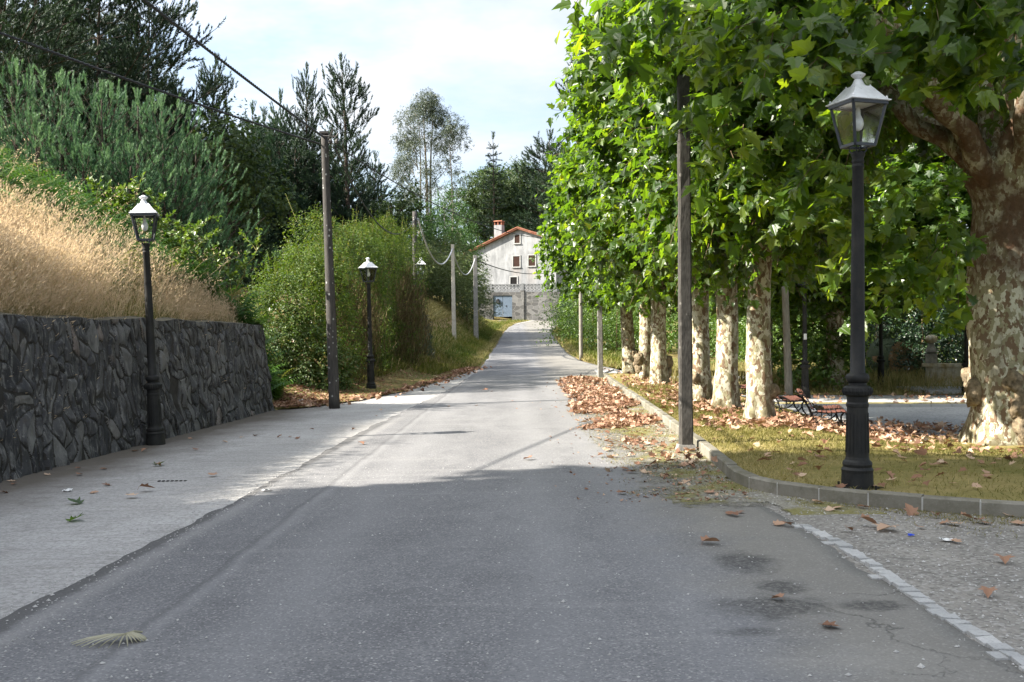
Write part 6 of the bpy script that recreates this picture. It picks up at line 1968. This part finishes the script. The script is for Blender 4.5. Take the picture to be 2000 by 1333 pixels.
# drain slots in the apron, litter
x, y = px_ground(335, 937)
dg = empty('drain_grate', (x, y, float(gz(x, y)) - .018), RAD(4), 'row of dark drain slots in the concrete apron', 'drain')
for k in range(7):
    g = G(); V, F = box((-.14 + k * .048, 0, .002), (.026, .05, .006)); g.add(V, F); g.obj('slot', M['slot'], dg)
x, y = px_ground(1778, 1048)
g = G(); g.add(*lathe([(.013, 0), (.015, .002), (.015, .012), (.013, .014)], 12)); g.add(*lathe([(.012, .0), (.018, .004), (.012, .008)], 10, (.022, .01, 0)))
tag(g.obj('bottle_cap', M['blueplastic'], loc=(x, y, float(gz(x, y)) + .004)), 'small blue plastic cap on the gravel before the kerb', 'bottle cap')
for px, py, lab in ((521, 960, 'small white paper scrap on the road near the apron'), (131, 957, 'white crumpled paper on the near apron'), (1852, 1058, 'white paper scrap on the gravel at the right')):
    x, y = px_ground(px, py); g = G()
    V, F = grid(*np.meshgrid(np.linspace(-.05, .05, 5), np.linspace(-.03, .03, 4)), np.abs(np.random.default_rng(px).normal(size=(4, 5))) * .01 + .004)
    V2 = V - np.array([0, 0, .002]); g.add(V, F); g.add(V2, F[:, ::-1])
    tag(g.obj('paper_scrap', M['paper'], loc=(x, y, float(gz(x, y)) + (.003 if px > 400 else -.018))), lab, 'paper')
for px, py, s, lab in ((606, 752, .20, 'pale rock half buried at the foot of the hedge'), (622, 772, .13, 'smaller pale rock near the dark pole'), (590, 783, .09, 'little pale stone at the end of the wall')):
    x, y = px_ground(px, py); g = G()
    V, F = lathe([(.02, -1), (.6, -.7), (1, -.1), (.9, .4), (.5, .75), (.02, .85)], 9)
    V = V * np.array([1.1, .8, .6]) * s * (1 + .18 * Wob(px, 2.2)(V))[:, None]
    g.add(V, F); tag(g.obj('rock', M['rock'], loc=(x, y, float(gz(x, y)) + .04)), lab, 'rock')
# twigs
g = G(); a = np.array([*px_ground(665, 770), 0]); 
g.add(*tube([(0, 0, .03), (.25, -.1, .06), (.5, -.05, .02)], [.012, .01, .006], 5)); g.add(*tube([(.2, -.08, .05), (.35, .08, .09)], [.007, .004], 4))
tag(g.obj('fallen_twig', M['twig'], loc=(a[0], a[1], float(gz(a[0], a[1])) + .02)), 'bare twig on the leaves beside the dark pole', 'twig')

# loose grit on the gravel and along the road edges
r = np.random.default_rng(901)
g = G()
n = 5200
y = 4.2 + 8 * r.random(n) ** 1.3
x = np.where(r.random(n) < .75, 2.2 + r.random(n) * 3.2, xl(y) + r.normal(size=n) * .25)
x = np.where(r.random(n) < .12, r.uniform(-2.2, 2.2, n), x)
s_ = r.uniform(.003, .010, n) * np.where(r.random(n) < .06, 1.9, 1)
oc = np.array([(1, 0, 0), (0, 1, 0), (-1, 0, 0), (0, -1, 0), (0, 0, .8), (0, 0, -.8)])
P = np.stack([x, y, gz(x, y) + np.where(x < xl(y), -.02, .003)], 1)
V = P[:, None] + oc[None] * s_[:, None, None] * r.uniform(.6, 1.3, (n, 6, 1))
F = np.array([(0, 1, 4), (1, 2, 4), (2, 3, 4), (3, 0, 4)])
g.add(V.reshape(-1, 3), (np.arange(n)[:, None, None] * 6 + F[None]).reshape(-1, 3), 0, np.repeat(r.random(n), 4))
tag(g.obj('loose_gravel', M['rock']), 'loose grit on the gravel and the road edges', 'gravel', kind='stuff')
# ---------------------------------------------------------------- camera, sun, sky
cam = bpy.data.cameras.new('camera')
cam.lens = 36.0; cam.sensor_width = 36.0; cam.clip_end = 3000; cam.clip_start = .05
co = bpy.data.objects.new('camera', cam); COL.objects.link(co)
co.location = (0, 0, CAM_Z)
co.rotation_euler = (RAD(90) - math.atan(12.5 / 2000), 0, 0)
scn.camera = co
EL, AZ = RAD(36), RAD(10)
sv = Vector((-math.cos(EL) * math.cos(AZ), -math.cos(EL) * math.sin(AZ), math.sin(EL)))
sun = bpy.data.lights.new('sun', 'SUN'); sun.energy = 4.6; sun.angle = RAD(.53); sun.color = (1, .93, .82)
so = bpy.data.objects.new('sun', sun); COL.objects.link(so)
so.rotation_euler = sv.to_track_quat('Z', 'Y').to_euler()
so.location = sv * 60

w = bpy.data.worlds.new('World'); scn.world = w; w.use_nodes = True
nt = w.node_tree; nt.nodes.clear()
T = NT.__new__(NT); T.t = nt; T.m = None
sky = T.n('TexSky', sky_type='NISHITA', sun_disc=False, sun_elevation=EL, sun_rotation=math.atan2(sv.x, sv.y) % (2 * math.pi), altitude=100, air_density=1.0, dust_density=1.2, ozone_density=1.0)
d = T.n('TexCoord', out='Generated')
X_, Y_, Z_ = xyz(T, d)
zz = T.ma('MAXIMUM', T.ma('ADD', Z_, .12), .05)
cv = T.n('CombineXYZ', {0: T.ma('DIVIDE', X_, zz), 1: T.ma('DIVIDE', Y_, zz), 2: 0.0})
n1 = T.noise(cv, .62, 7, .55, .25)
n2 = T.noise(cv, 1.9, 5, .6)
cl = T.ma('ADD', T.ma('MULTIPLY', n1, .75), T.ma('MULTIPLY', n2, .25))
mask = T.rmp(cl, .42, .60, .18, 1.0)
sky = T.n('VectorMath', {0: sky, 1: (.60, .62, .64)}, operation='MULTIPLY')
SKYK = 1.98
cloud = T.mix(T.rmp(n2, .3, .7), (SKYK * .92, SKYK * .94, SKYK * .975), (SKYK * 1.04, SKYK * 1.05, SKYK * 1.065))
sd = T.n('VectorMath', {0: d, 1: tuple(sv)}, out='Value', operation='DOT_PRODUCT')
fw = T.ma('POWER', T.ma('MAXIMUM', T.ma('ADD', T.ma('MULTIPLY', sd, .5), .5), 0.0), 3.0)
fwd = T.ma('ADD', .62, T.ma('MULTIPLY', fw, 4.4))
cloud = T.n('VectorMath', {0: cloud, 3: fwd}, operation='SCALE')
col = T.mix(mask, sky, cloud)
bg = T.n('Background', {'Color': col, 'Strength': .12})
ow = nt.nodes.new('ShaderNodeOutputWorld')
nt.links.new(bg, ow.inputs[0])

vs_ = scn.view_settings
scn.display_settings.display_device = 'sRGB'
vs_.view_transform = 'Standard'; vs_.look = 'None'; vs_.gamma = 1.0; vs_.exposure = EXPO
vs_.use_curve_mapping = False
cy = scn.cycles
cy.max_bounces = 7; cy.diffuse_bounces = 3; cy.glossy_bounces = 2; cy.transmission_bounces = 4; cy.transparent_max_bounces = 8
cy.use_denoising = True
cy.sample_clamp_indirect = 6.0
cy.caustics_reflective = False; cy.caustics_refractive = False
